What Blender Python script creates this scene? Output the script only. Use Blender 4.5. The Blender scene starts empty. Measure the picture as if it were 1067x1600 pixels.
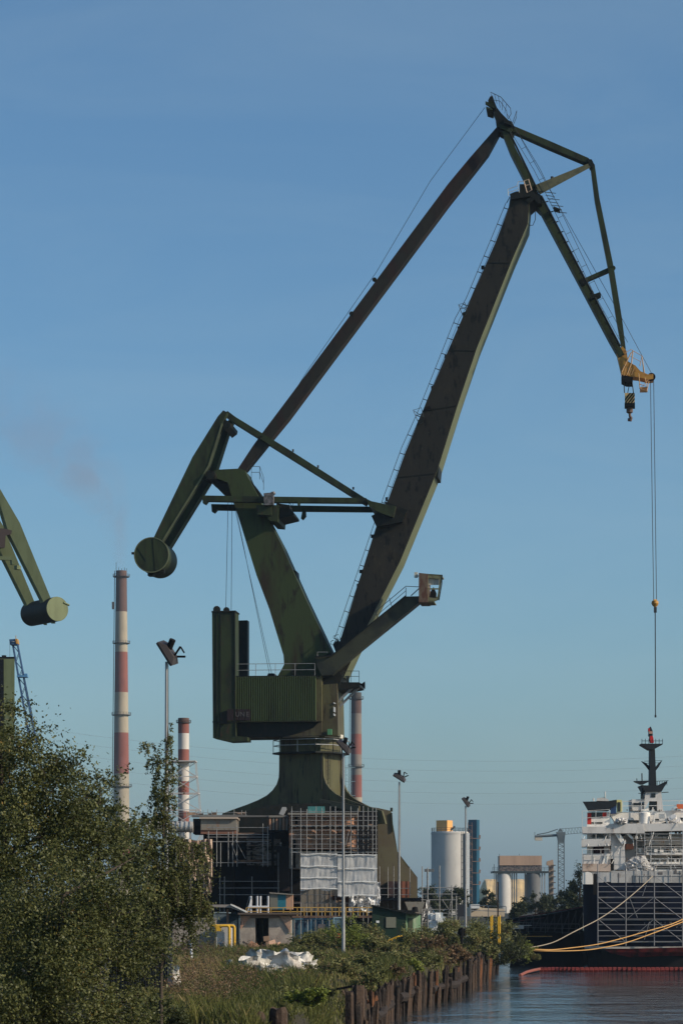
import bpy, math, random
import numpy as np
from mathutils import Vector, Matrix, noise as NZ
random.seed(7); rng = np.random.default_rng(11)
sc = bpy.context.scene
R = math.radians
# ------------------------------------------------------------------ camera, sky, sun, exposure
F, HX, HY, CZ = 4000.0, 533.5, 1410.0, 3.8      # focal length in photo pixels, principal column, horizon row, eye height
cd = bpy.data.cameras.new('camera'); cam = bpy.data.objects.new('camera', cd); sc.collection.objects.link(cam)
cam.location = (0, 0, CZ); cam.rotation_euler = (R(90), 0, 0)
cd.sensor_fit = 'AUTO'; cd.sensor_width = 36; cd.lens = 36*F/1600; cd.shift_y = (HY-800)/1600
cd.clip_start = 1; cd.clip_end = 20000; sc.camera = cam
SUN_EL, SUN_AZ = R(28), R(110)                  # azimuth clockwise from +Y (the way the camera looks)
w = bpy.data.worlds.new('World'); sc.world = w; w.use_nodes = True
nt = w.node_tree; nt.nodes.clear()
sky = nt.nodes.new('ShaderNodeTexSky'); sky.sky_type = 'NISHITA'; sky.sun_disc = False
sky.sun_elevation = SUN_EL; sky.sun_rotation = SUN_AZ; sky.air_density = 1.0; sky.dust_density = 1.8; sky.ozone_density = 5
bg = nt.nodes.new('ShaderNodeBackground'); bg.inputs[1].default_value = 0.117
wo = nt.nodes.new('ShaderNodeOutputWorld')
hs = nt.nodes.new('ShaderNodeHueSaturation'); hs.inputs['Saturation'].default_value = 1.05
mx = nt.nodes.new('ShaderNodeMix'); mx.data_type = 'RGBA'; mx.blend_type = 'MULTIPLY'; mx.inputs[0].default_value = 1; mx.inputs[7].default_value = (.965,1.10,1.055,1)
ctc = nt.nodes.new('ShaderNodeTexCoord'); cmp_ = nt.nodes.new('ShaderNodeMapping'); cmp_.inputs['Scale'].default_value = (2.2, 1.0, 9.0); cmp_.inputs['Rotation'].default_value = (0, R(12), 0)
cn = nt.nodes.new('ShaderNodeTexNoise'); cn.inputs['Scale'].default_value = 2.2; cn.inputs['Detail'].default_value = 7; cn.inputs['Roughness'].default_value = .6; cn.inputs['Distortion'].default_value = .6
cr_ = nt.nodes.new('ShaderNodeMapRange'); cr_.inputs[1].default_value = .42; cr_.inputs[2].default_value = .8; cr_.inputs[4].default_value = .11
cm = nt.nodes.new('ShaderNodeMix'); cm.data_type = 'RGBA'; cm.inputs[7].default_value = (4.2,4.6,4.9,1)      # thin cirrus veil
nt.links.new(ctc.outputs['Generated'], cmp_.inputs[0]); nt.links.new(cmp_.outputs[0], cn.inputs['Vector']); nt.links.new(cn.outputs[0], cr_.inputs[0]); nt.links.new(cr_.outputs[0], cm.inputs[0]); nt.links.new(sky.outputs[0], cm.inputs[6])
nt.links.new(cm.outputs[2], hs.inputs['Color']); nt.links.new(hs.outputs[0], mx.inputs[6]); nt.links.new(mx.outputs[2], bg.inputs[0]); nt.links.new(bg.outputs[0], wo.inputs[0])
sd = bpy.data.lights.new('sun', 'SUN'); sd.energy = 4.6; sd.angle = R(0.5); sd.color = (1, .86, .68)
so = bpy.data.objects.new('sun', sd); sc.collection.objects.link(so)
sdir = Vector((math.sin(SUN_AZ)*math.cos(SUN_EL), math.cos(SUN_AZ)*math.cos(SUN_EL), math.sin(SUN_EL)))
so.rotation_euler = sdir.to_track_quat('Z', 'Y').to_euler(); so.location = (60, -40, 90)
sc.view_settings.view_transform = 'Standard'; sc.view_settings.look = 'None'
sc.view_settings.exposure = 0.0; sc.view_settings.gamma = 1
sc.cycles.max_bounces = 6; sc.cycles.volume_bounces = 0; sc.cycles.transparent_max_bounces = 16
try: sc.cycles.use_denoising = True
except Exception: pass

# ------------------------------------------------------------------ helpers
def P(px, py, D): return Vector(((px-HX)*D/F, D, CZ+(HY-py)*D/F))
def mat(name, base, rough=.6, metal=0., layers=(), bump=0, bscale=8., spec=.22, trans=0, alpha=1):
    m = bpy.data.materials.new(name); m.use_nodes = True; t = m.node_tree; b = t.nodes['Principled BSDF']
    b.inputs['Roughness'].default_value = rough; b.inputs['Metallic'].default_value = metal
    b.inputs['Specular IOR Level'].default_value = spec
    tc = t.nodes.new('ShaderNodeTexCoord'); col = None
    for (scale, sxyz, c, lo, hi) in layers:
        mp = t.nodes.new('ShaderNodeMapping'); mp.inputs['Scale'].default_value = sxyz
        t.links.new(tc.outputs['Object'], mp.inputs[0])
        n = t.nodes.new('ShaderNodeTexNoise'); n.inputs['Scale'].default_value = scale; n.inputs['Detail'].default_value = 6; n.inputs['Roughness'].default_value = .62
        t.links.new(mp.outputs[0], n.inputs['Vector'])
        r = t.nodes.new('ShaderNodeMapRange'); r.inputs[1].default_value = lo; r.inputs[2].default_value = hi
        t.links.new(n.outputs[0], r.inputs[0])
        x = t.nodes.new('ShaderNodeMix'); x.data_type = 'RGBA'; t.links.new(r.outputs[0], x.inputs[0])
        if col is None: x.inputs[6].default_value = (*base, 1)
        else: t.links.new(col, x.inputs[6])
        x.inputs[7].default_value = (*c, 1); col = x.outputs[2]
    if col is None: b.inputs['Base Color'].default_value = (*base, 1)
    else: t.links.new(col, b.inputs['Base Color'])
    if bump:
        n = t.nodes.new('ShaderNodeTexNoise'); n.inputs['Scale'].default_value = bscale; n.inputs['Detail'].default_value = 5
        t.links.new(tc.outputs['Object'], n.inputs['Vector'])
        bp = t.nodes.new('ShaderNodeBump'); bp.inputs['Strength'].default_value = bump; bp.inputs['Distance'].default_value = .1
        t.links.new(n.outputs[0], bp.inputs['Height']); t.links.new(bp.outputs[0], b.inputs['Normal'])
    if trans: b.inputs['Transmission Weight'].default_value = trans
    if alpha < 1: b.inputs['Alpha'].default_value = alpha
    return m
WORLD = {}
def tag(o, label=None, cat=None, group=None, kind=None):
    if label: o['label'] = label
    if cat: o['category'] = cat
    if group: o['group'] = group
    if kind: o['kind'] = kind
    return o
def thing(name, loc, label, cat, group=None):
    o = bpy.data.objects.new(name, None); sc.collection.objects.link(o); o.location = loc
    o.empty_display_size = .5; WORLD[o] = Vector(loc); return tag(o, label, cat, group)
class MB:
    def __init__(s): s.v = []; s.f = []; s.mi = []; s.cur = 0
    def add(s, vs, fs):
        k = len(s.v); s.v += [Vector(v) for v in vs]
        for f in fs: s.f.append([i+k for i in f]); s.mi.append(s.cur)
        return s
    def prism(s, poly, ext):
        n = len(poly); poly = [Vector(p) for p in poly]; ext = Vector(ext)
        a = poly; b = [p+ext for p in poly]
        return s.add(a+b, [list(range(n)), [n+i for i in reversed(range(n))]] + [[i, (i+1) % n + 0, (i+1) % n + n, i+n][::-1] for i in range(n)])
    def loft(s, rings, cap=True, close=True):
        n = len(rings[0]); vs = [p for r in rings for p in r]; fs = []
        for k in range(len(rings)-1):
            for i in range(n if close else n-1):
                j = (i+1) % n; fs.append([k*n+i, k*n+j, (k+1)*n+j, (k+1)*n+i])
        if cap: fs.append(list(range(n))[::-1]); fs.append([(len(rings)-1)*n+i for i in range(n)])
        return s.add(vs, fs)
    def box(s, c, d, rz=0, rot=None):
        M = rot if rot is not None else Matrix.Rotation(rz, 3, 'Z'); c = Vector(c)
        vs = [c + M @ Vector((x*d[0]/2, y*d[1]/2, z*d[2]/2)) for x in (-1, 1) for y in (-1, 1) for z in (-1, 1)]
        return s.add(vs, [[0,1,3,2],[4,6,7,5],[0,4,5,1],[2,3,7,6],[0,2,6,4],[1,5,7,3]])
    def beam(s, a, b, w, h, up=(0,0,1)):
        a = Vector(a); b = Vector(b); d = (b-a).normalized(); x = d.cross(Vector(up))
        if x.length < 1e-4: x = d.cross(Vector((0,1,0)))
        x.normalize(); y = x.cross(d)
        q = [(-1,-1),(1,-1),(1,1),(-1,1)]
        return s.loft([[p + x*i*w/2 + y*j*h/2 for i, j in q] for p in (a, b)])
    def tube(s, a, b, r, n=5, r2=None):
        a = Vector(a); b = Vector(b); d = (b-a)
        if d.length < 1e-6: return s
        d.normalize(); x = d.orthogonal().normalized(); y = d.cross(x); r2 = r if r2 is None else r2
        return s.loft([[p + (x*math.cos(6.28318*i/n) + y*math.sin(6.28318*i/n))*rr for i in range(n)] for p, rr in ((a, r), (b, r2))])
    def path(s, pts, r, n=5):
        pts = [Vector(p) for p in pts]; rings = []
        for k, p in enumerate(pts):
            d = (pts[min(k+1, len(pts)-1)] - pts[max(k-1, 0)]).normalized()
            u = Vector((0,1,0)) if abs(d.y) < .9 else Vector((0,0,1)); x = d.cross(u).normalized(); y = d.cross(x)
            rr = r[k] if isinstance(r, (list, tuple)) else r
            rings.append([p + (x*math.cos(6.28318*i/n) + y*math.sin(6.28318*i/n))*rr for i in range(n)])
        return s.loft(rings)
    def lathe(s, c, prof, n=32, cap=True):
        c = Vector(c)
        return s.loft([[c + Vector((r*math.cos(6.28318*i/n), r*math.sin(6.28318*i/n), z)) for i in range(n)] for r, z in prof], cap)
    def build(s, name, mats, parent=None, smooth=False):
        me = bpy.data.meshes.new(name); o = bpy.data.objects.new(name, me); sc.collection.objects.link(o)
        if parent is not None:
            off = WORLD[parent]; o.parent = parent
        elif s.v:
            lo = Vector([min(v[i] for v in s.v) for i in range(3)]); hi = Vector([max(v[i] for v in s.v) for i in range(3)])
            off = Vector(((lo.x+hi.x)/2, (lo.y+hi.y)/2, lo.z)); o.location = off
        else: off = Vector((0,0,0))
        WORLD[o] = off
        me.from_pydata([tuple(v-off) for v in s.v], [], s.f)
        for m in (mats if isinstance(mats, (list, tuple)) else [mats]): me.materials.append(m)
        if max(s.mi, default=0) > 0: me.polygons.foreach_set('material_index', s.mi)
        import bmesh
        bm = bmesh.new(); bm.from_mesh(me); bmesh.ops.recalc_face_normals(bm, faces=bm.faces)
        if smooth:
            for f in bm.faces: f.smooth = True
            for e in bm.edges:
                if len(e.link_faces) == 2 and e.calc_face_angle(0) > .6: e.smooth = False
        bm.to_mesh(me); bm.free(); me.update()
        return o
def railing(mb, pts, h=1.1, step=1.5, r=.03, rails=(1, .55)):
    pts = [Vector(p) for p in pts]; z = Vector((0,0,1))
    for a, b in zip(pts, pts[1:]):
        for k in rails: mb.tube(a+z*h*k, b+z*h*k, r, 4)
        n = max(1, round((b-a).length/step))
        for i in range(n+1): p = a.lerp(b, i/n); mb.tube(p, p+z*h, r, 4)
def ladder(mb, a, b, wv, step=.5, r=.03, hoop=None):
    a = Vector(a); b = Vector(b); wv = Vector(wv); n = int((b-a).length/step)
    mb.tube(a, b, r, 4); mb.tube(a+wv, b+wv, r, 4)
    for i in range(n): p = a.lerp(b, (i+.5)/n); mb.tube(p, p+wv, r*.8, 4)
def text_obj(name, txt, size, loc, rz, m, parent=None, depth=.01, rx=90):
    cu = bpy.data.curves.new(name, 'FONT'); cu.body = txt; cu.size = size; cu.extrude = depth; cu.align_x = 'CENTER'
    to = bpy.data.objects.new(name+'_tmp', cu); sc.collection.objects.link(to)
    dg = bpy.context.evaluated_depsgraph_get(); me = bpy.data.meshes.new_from_object(to.evaluated_get(dg))
    bpy.data.objects.remove(to); me.materials.clear(); me.materials.append(m)
    o = bpy.data.objects.new(name, me); sc.collection.objects.link(o)
    off = WORLD[parent] if parent is not None else Vector((0,0,0)); o.parent = parent
    o.location = Vector(loc)-off; o.rotation_euler = (R(rx), 0, rz); return o

# ------------------------------------------------------------------ materials
G1 = mat('crane_green', (0.0288,0.0400,0.0152), .6, layers=[(1.0,(1,1,.25),(0.0144,0.0184,0.0096),.45,.62),(2.5,(1,1,.35),(0.0440,0.0240,0.0136),.60,.68),(6,(1,1,.5),(0.0096,0.0112,0.0072),.62,.68)], bump=.06)
G1R = mat('crane_green_rust', (0.0352,0.0496,0.0176), .62, layers=[(.3,(1.6,1,.25),(0.0272,0.0192,0.0112),.53,.66),(1.3,(1,1,.3),(0.0176,0.0160,0.0096),.56,.66),(6,(1,1,.5),(0.0560,0.0336,0.0192),.64,.7),(3,(2,1,.15),(0.0192,0.0240,0.0112),.58,.7)], bump=.06)
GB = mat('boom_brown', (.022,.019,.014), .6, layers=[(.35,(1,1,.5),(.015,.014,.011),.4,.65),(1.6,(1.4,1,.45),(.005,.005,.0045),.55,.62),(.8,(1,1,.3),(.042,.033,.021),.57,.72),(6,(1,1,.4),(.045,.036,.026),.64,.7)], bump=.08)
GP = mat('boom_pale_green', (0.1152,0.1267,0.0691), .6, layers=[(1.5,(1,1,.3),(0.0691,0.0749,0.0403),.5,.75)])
GT = mat('tie_dark_red', (0.0210,0.0189,0.0140), .6, layers=[(.45,(1,1,.6),(0.0280,0.0126,0.0098),.45,.6),(3,(1,1,.4),(0.0140,0.0112,0.0098),.52,.66)])
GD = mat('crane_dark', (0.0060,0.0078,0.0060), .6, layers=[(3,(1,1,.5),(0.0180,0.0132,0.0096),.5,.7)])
GR = mat('railing_dark', (.04,.05,.05), .5); GW = mat('railing_pale', (.5,.48,.4), .5)
GA = mat('house_green', (0.0546,0.0748,0.0299), .55, layers=[(.8,(1,1,.2),(0.0317,0.0396,0.0194),.48,.7),(4,(1,1,.3),(0.0440,0.0352,0.0229),.62,.72)])
COL = mat('column_green', (.085,.080,.038), .62, layers=[(.8,(1,1,.25),(.060,.048,.028),.45,.6),(3,(1.4,1,.15),(.02,.018,.012),.57,.65),(.6,(1,1,.4),(.10,.092,.046),.6,.75)], bump=.06)
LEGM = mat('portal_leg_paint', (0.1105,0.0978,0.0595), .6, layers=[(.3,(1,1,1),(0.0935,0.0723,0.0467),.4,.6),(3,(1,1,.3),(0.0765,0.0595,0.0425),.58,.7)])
YEL = mat('yellow_paint', (.42,.22,.05), .55, layers=[(2.5,(1,1,1),(.16,.07,.03),.52,.68)])
YEL2 = mat('bright_yellow', (.62,.36,.03), .5, layers=[(4,(1,1,1),(.45,.25,.04),.5,.75)])
BLK = mat('black_steel', (.006,.006,.007), .8, spec=.15); ROPE = mat('wire_rope', (.03,.032,.035), .5)
GLS = mat('cab_glass', (.45,.5,.5), .15, layers=[(5,(1,1,.2),(.08,.09,.09),.5,.55)], spec=.6)
CABM = mat('cab_paint', (.14,.10,.07), .6, layers=[(3,(1,1,.4),(.10,.045,.03),.48,.62)])
STEEL = mat('galvanised', (.34,.34,.34), .5, .2, layers=[(4,(1,1,.2),(.2,.2,.2),.45,.7)])
SCAF = mat('scaffold_tube', (.24,.24,.24), .5, .1, layers=[(6,(1,1,1),(.11,.10,.09),.5,.7)])
PLANK = mat('scaffold_plank', (.12,.14,.16), .7, layers=[(3,(1,1,1),(.2,.17,.12),.5,.6)])
RUST = mat('rust_panel', (.46,.24,.15), .8, layers=[(.8,(1,1,.3),(.34,.22,.16),.42,.6),(2.5,(1,1,.3),(.14,.085,.065),.58,.68),(5,(1,1,.25),(.45,.36,.3),.6,.72)], bump=.2)
RUSTG = mat('grey_primer_panel', (.20,.185,.16), .75, layers=[(1.5,(1,1,.4),(.24,.14,.09),.55,.68),(4,(1,1,.3),(.10,.08,.07),.55,.7)])
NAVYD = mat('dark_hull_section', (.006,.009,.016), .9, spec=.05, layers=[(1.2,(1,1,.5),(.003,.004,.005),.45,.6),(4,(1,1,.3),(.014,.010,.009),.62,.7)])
NAVY = mat('ship_navy', (0.0030,0.0060,0.0204), .7, spec=.15, layers=[(.6,(1,1,.4),(0.0024,0.0036,0.0108),.45,.6),(2,(1,1,.25),(0.0180,0.0120,0.0096),.66,.74)])
SHIPRED = mat('ship_antifouling', (.075,.009,.010), .8, spec=.1, layers=[(1.5,(1,1,1),(.02,.005,.005),.45,.65)])
SHIPW = mat('ship_white', (.80,.76,.70), .5, layers=[(.6,(1,1,1),(.62,.59,.56),.45,.65),(2.5,(1,1,.3),(.42,.33,.26),.62,.74)])
SHIPG = mat('ship_grey', (.56,.54,.52), .6, layers=[(1,(1,1,.4),(.42,.40,.38),.45,.65),(3,(1,1,.3),(.34,.2,.13),.68,.76)])
WIN = mat('dark_window', (.01,.012,.015), .2, spec=.6)
TARP = mat('silver_wrap', (.62,.6,.58), .35, layers=[(3,(1,1,1),(.35,.33,.32),.45,.6)], bump=.8, bscale=2.5)
CON = mat('concrete_wall', (.36,.31,.26), .85, layers=[(1.2,(1,1,1),(.26,.22,.19),.42,.62),(2,(1,1,.3),(.27,.14,.09),.62,.74)], bump=.2)
BLUE = mat('blue_container', (.07,.16,.24), .6, layers=[(1.8,(1,1,.6),(.02,.04,.08),.5,.54),(3,(1,1,.4),(.2,.27,.3),.6,.68)])
HUT = mat('green_hut', (.012,.032,.020), .7, layers=[(2,(1,1,.3),(.018,.024,.018),.5,.7)])
HUT2 = mat('green_hut_pale', (.10,.17,.10), .65, layers=[(2,(1,1,.3),(.22,.24,.18),.52,.66)])
REDM = mat('red_paint', (.45,.03,.02), .5); ORB = mat('orange_marker', (.55,.12,.04), .6)
WHT = mat('white_paint', (.7,.7,.68), .6, layers=[(4,(1,1,1),(.5,.5,.48),.5,.7)])
WOODS = [mat('pile_wood_a', (.062,.040,.028), .9, layers=[(2,(3,3,.35),(.035,.024,.02),.45,.6),(5,(4,4,.5),(.15,.11,.08),.6,.7)], bump=.6, bscale=6),
         mat('pile_wood_b', (.030,.021,.017), .9, layers=[(2,(3,3,.35),(.022,.018,.016),.45,.6),(5,(4,4,.5),(.13,.09,.07),.6,.7)], bump=.6, bscale=6),
         mat('pile_wood_rusty', (.15,.06,.024), .9, layers=[(2,(3,3,.3),(.04,.022,.016),.42,.56)], bump=.6, bscale=6)]
BARK = mat('birch_bark', (.42,.40,.36), .8, layers=[(3,(1,1,2.5),(.04,.035,.03),.55,.6)], bump=.3)
BARKD = mat('dark_bark', (.06,.045,.035), .9, bump=.4)
def leafmat(name, cols, tr=.22):
    m = bpy.data.materials.new(name); m.use_nodes = True; t = m.node_tree; b = t.nodes['Principled BSDF']
    a = t.nodes.new('ShaderNodeAttribute'); a.attribute_name = 'lv'
    r = t.nodes.new('ShaderNodeValToRGB'); e = r.color_ramp.elements
    while len(e) < len(cols): e.new(.5)
    for i, c in enumerate(cols): e[i].position = c[0]; e[i].color = (*c[1], 1)
    t.links.new(a.outputs['Fac'], r.inputs[0]); t.links.new(r.outputs[0], b.inputs['Base Color'])
    b.inputs['Roughness'].default_value = .5; b.inputs['Specular IOR Level'].default_value = .22
    tl = t.nodes.new('ShaderNodeBsdfTranslucent'); t.links.new(r.outputs[0], tl.inputs[0])
    x = t.nodes.new('ShaderNodeMixShader'); x.inputs[0].default_value = tr
    t.links.new(b.outputs[0], x.inputs[1]); t.links.new(tl.outputs[0], x.inputs[2]); t.links.new(x.outputs[0], t.nodes['Material Output'].inputs[0])
    return m
LEAF = leafmat('birch_leaves', [(0,(.032,.038,.012)),(.5,(.085,.092,.028)),(.9,(.15,.15,.052)),(1,(.26,.14,.03))])
LEAFD = leafmat('dark_leaves', [(0,(.03,.036,.013)),(.6,(.06,.068,.024)),(1,(.10,.105,.04))])
LEAFF = leafmat('far_leaves', [(0,(.018,.024,.009)),(.6,(.036,.044,.016)),(1,(.06,.066,.026))])
LEAFY = leafmat('fresh_leaves', [(0,(.08,.10,.015)),(.6,(.17,.20,.035)),(1,(.26,.26,.07))])
LEAFS = leafmat('shrub_leaves', [(0,(.06,.065,.02)),(.55,(.15,.155,.05)),(.85,(.24,.225,.09)),(1,(.22,.12,.06))])
LEAFR = leafmat('dry_weed', [(0,(.08,.06,.03)),(.5,(.15,.10,.05)),(1,(.22,.12,.07))])
GRASSM = leafmat('grass', [(0,(.05,.06,.014)),(.45,(.13,.135,.036)),(.75,(.24,.18,.08)),(1,(.32,.2,.11))])

# ------------------------------------------------------------------ setting: land, bank, water
EDGE = [(-3,-60),(-1.5,20),(-1.8,55),(-2.2,80),(-2.2,92),(.5,112),(1.8,132),(3.5,148),(6.9,168),(9.9,194),(12.3,219),(14.2,238),(15,262),(15,420),(900,420)]
def edge_x(Y):
    for (x0,y0),(x1,y1) in zip(EDGE, EDGE[1:]):
        if y0 <= Y <= y1 and y1 > y0: return x0+(x1-x0)*(Y-y0)/(y1-y0)
    return 15
EARTH = mat('bank_earth', (.035,.03,.02), .95, layers=[(.15,(1,1,1),(.05,.045,.022),.4,.6),(1.2,(1,1,1),(.02,.017,.012),.45,.65)], bump=.6, bscale=3)
def dip(y): return 1+2.4*math.exp(-((y-116)/11)**2)
inner = [(edge_x(y)-.9*dip(y), y) for y in [-60,20,55,80,92,98,104,109,113,117,121,126,132,138,148,168,194,219,238,262]][:-1] + [(14.1, 262), (14.1, 421), (900, 421)]
mb = MB(); mb.add([(x, y, 0) for x, y in inner] + [(2600,421,0),(2600,9000,0),(-2600,9000,0),(-2600,-60,0)], [list(range(len(inner)+4))])
gnd = mb.build('ground', EARTH); tag(gnd, kind='structure')
mb = MB(); prof = [(-.9, 0), (-.7, -.12), (-.35, -.55), (-.1, -1.2), (.05, -3.2)]
st = []
for (x0,y0),(x1,y1) in zip(EDGE[:-1], EDGE[1:]):
    n = max(1, int((y1-y0)/3)) if y1-y0 < 200 else 8
    for i in range(n): st.append((x0+(x1-x0)*i/n, y0+(y1-y0)*i/n))
st = [s for s in st if s[1] <= 262 or s[0] <= 15.01]
mb.loft([[Vector((x+dx*dip(y)+random.uniform(-.12,.12)*(dx > -.8), y, z+random.uniform(-.1,.1)*(dx > -.8))) for dx, z in prof] for x, y in st], cap=False, close=False)
tag(mb.build('bank', EARTH), kind='structure')
WAT = bpy.data.materials.new('water'); WAT.use_nodes = True; t = WAT.node_tree; b = t.nodes['Principled BSDF']
b.inputs['Base Color'].default_value = (.03,.042,.05,1); b.inputs['Roughness'].default_value = .05; b.inputs['IOR'].default_value = 1.33
tc = t.nodes.new('ShaderNodeTexCoord'); prev = None
for scl, st_, sx in ((.9,.15,(1,.45,1)),(4.5,.22,(1,.6,1)),(.12,.07,(1,1,1))):
    mp = t.nodes.new('ShaderNodeMapping'); mp.inputs['Scale'].default_value = sx; t.links.new(tc.outputs['Object'], mp.inputs[0])
    n = t.nodes.new('ShaderNodeTexNoise'); n.inputs['Scale'].default_value = scl; n.inputs['Detail'].default_value = 4; t.links.new(mp.outputs[0], n.inputs['Vector'])
    bp = t.nodes.new('ShaderNodeBump'); bp.inputs['Strength'].default_value = st_; bp.inputs['Distance'].default_value = .9/scl
    t.links.new(n.outputs[0], bp.inputs['Height'])
    if prev: t.links.new(prev, bp.inputs['Normal'])
    prev = bp.outputs[0]
t.links.new(prev, b.inputs['Normal'])
mb = MB(); mb.add([(-6,-60,-2.5),(900,-60,-2.5),(900,420.5,-2.5),(-6,420.5,-2.5)], [[0,1,2,3]])
tag(mb.build('water', WAT), kind='structure')

# ------------------------------------------------------------------ main harbour crane
A = R(6.4); N = Vector((math.sin(A), math.cos(A), 0)); U = Vector((math.cos(A), -math.sin(A), 0)); CO = Vector((-2.0, 240, 0))
def C(px, py, w=0):
    kx = (px-HX)/F; kz = (HY-py)/F
    Y = (w + CO.x*N.x + CO.y*N.y) / (kx*N.x + N.y)
    return Vector((kx*Y, Y, CZ+kz*Y))
def cpoly(mb, poly, w0, dep): return mb.prism([C(x, y, w0) for x, y in poly], N*dep)
def cstrip(mb, pts, w0, dep):
    L = []; Rr = []
    for i, (x, y, wd) in enumerate(pts):
        a = pts[max(i-1, 0)]; b = pts[min(i+1, len(pts)-1)]; dx, dy = b[0]-a[0], b[1]-a[1]; l = math.hypot(dx, dy)
        nx, ny = -dy/l*wd/2, dx/l*wd/2; L.append((x+nx, y+ny)); Rr.append((x-nx, y-ny))
    return cpoly(mb, L + Rr[::-1], w0, dep)
crane = thing('harbour_crane', (C(486,1410).x, 240, 0), 'tall dark green double-link harbour crane towering over the yard, jib reaching to the right', 'crane')
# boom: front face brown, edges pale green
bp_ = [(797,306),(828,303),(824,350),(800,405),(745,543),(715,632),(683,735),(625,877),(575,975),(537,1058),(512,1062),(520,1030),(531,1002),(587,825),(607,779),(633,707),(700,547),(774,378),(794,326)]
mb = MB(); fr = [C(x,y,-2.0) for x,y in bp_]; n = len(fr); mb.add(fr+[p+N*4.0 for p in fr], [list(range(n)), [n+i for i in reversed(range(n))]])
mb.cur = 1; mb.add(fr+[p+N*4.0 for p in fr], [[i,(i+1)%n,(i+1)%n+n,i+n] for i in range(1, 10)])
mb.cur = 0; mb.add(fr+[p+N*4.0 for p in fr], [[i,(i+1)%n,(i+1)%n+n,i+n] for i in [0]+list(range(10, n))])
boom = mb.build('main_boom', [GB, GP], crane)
mb = MB()   # weld seams as thin raised strips on the boom side
for (x0,y0,x1,y1) in [(700,547,743,548),(660,642,714,634),(620,746,680,740),(760,410,797,411)]:
    mb.beam(C(x0+2,y0,-2.01), C(x1-2,y1,-2.01), .05, .08)
mb.build('weld_seam', GD, boom)
mb = MB(); cpoly(mb, [(676,737),(686,722),(684,745),(678,745)], -1.9, 3.6)
mb.build('lifting_bracket', GD, boom)
# bracket mid boom
mb = MB(); cpoly(mb, [(572,779),(580,783),(618,791),(614,808),(596,802),(585,797),(576,790)], -3.4, 6.8)
mb.build('rack_bracket', G1, crane)
mb = MB(); cpoly(mb, [(580,806),(594,799),(614,808),(628,815),(588,823)], -2.9, 5.8); cpoly(mb, [(600,783),(620,790),(636,797),(628,815),(612,809)], -2.6, 5.2)
mb.build('bracket_gusset', GD, crane)
# tie
mb = MB(); cpoly(mb, [(777,197),(734,246),(700,287),(450,623),(408,679),(395,697),(372,732),(384,735),(406,708),(422,688),(450,654),(700,318),(762,239),(781,204)], -.7, 1.4)
tie = mb.build('backstay', GT, crane)
for (x,y) in [(585,437),(549,490),(408,684)]: mb = MB(); mb.tube(C(x,y,-.9), C(x,y,.9), .22, 8); mb.build('stay_lug', GD, tie)
# mast (rear leg)
mb = MB(); cpoly(mb, [(335,734),(375,732),(383,735),(387,745),(403,774),(420,814),(440,852),(474,928),(516,1016),(516,1056),(434,1056),(441,1044),(444,1038),(443,1024),(421,952),(401,899),(369,796),(361,772),(356,754),(346,750),(337,747)], -1.9, 3.8)
mast = mb.build('mast', G1R, crane)
mb = MB(); cpoly(mb, [(333,754),(356,755),(362,768),(345,768),(338,761)], -1.5, 3.6); mb.build('pulley_housing', GD, mast)
mb = MB(); railing(mb, [C(393,749,-1.6), C(406,749,-1.6), C(412,766,-1.6)], 1.2, 1.2); mb.build('handrail', GR, mast)
mb = MB(); cpoly(mb, [(384,743),(396,756),(408,772),(408,776),(400,776),(390,762)], -1.2, 1.6); cpoly(mb, [(457,890),(463,892),(464,902),(459,902)], -1, 2); mb.build('lug', GD, mast)
# counterweight arm: two side plates + drum
arm = [(349,641),(355,644),(351,653),(347.6,662),(326.5,728),(317,744),(251,851),(239,843),(263,793),(301,714),(340.6,650.5)]
for k, w0 in enumerate((-2.6, 1.5)):
    mb = MB(); q = arm; f0 = [C(x,y,-2.6)+N*(w0+2.6) for x,y in q]; mb.prism(f0, N*.95); o = mb.build('counterweight_arm', G1, crane)
    mb = MB()
    for a_, b_ in [((347.6,662),(326.5,728)),((326.5,728),(317,744)),((317,744),(251,851))]:
        mb.beam(C(*a_,-2.6)+N*(w0+2.6-.03), C(*b_,-2.6)+N*(w0+2.6-.03), .06, .16)
    mb.build('edge_flange', GP, o)
mb = MB(); cpoly(mb, [(352,655),(361,661),(360,666),(352,672),(346,664)], -2.4, 4.2); mb.build('arm_tip_lug', GD, crane)
mb = MB(); mb.tube(C(329,742,-2.9), C(329,742,-2.9)+N*5.2, .45, 12); cpoly(mb, [(318,738),(337,736),(338,746),(320,748)], -1.4, 2.9); mb.build('pivot_pin', GD, crane)
c0 = C(237,867,-2.9); mb = MB(); rr = 1.62
X1 = U; Z1 = Vector((0,0,1))
def ring(c, r, n=40): return [c + X1*math.cos(6.28318*i/n)*r + Z1*math.sin(6.28318*i/n)*r for i in range(n)]
mb.loft([ring(c0, rr), ring(c0+N*.02, rr), ring(c0+N*4.6, rr), ring(c0+N*4.62, rr)]); drum = mb.build('counterweight_drum', G1, crane, True)
mb = MB(); mb.loft([ring(c0-N*.03, rr-.05), ring(c0-N*.03, rr+.04), ring(c0+N*.12, rr+.04), ring(c0+N*.12, rr-.05), ring(c0-N*.03, rr-.05)], cap=False); mb.build('drum_rim', GP, drum, True)
mb = MB(); mb.beam(c0-N*.015+X1*.35-Z1*1.55, c0-N*.015+X1*.1+Z1*1.58, .03, .05); mb.beam(c0-N*.015-X1*.5-Z1*.6, c0-N*.015-X1*1.35+Z1*.7, .03, .04); mb.build('drum_seam', GD, drum)
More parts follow.
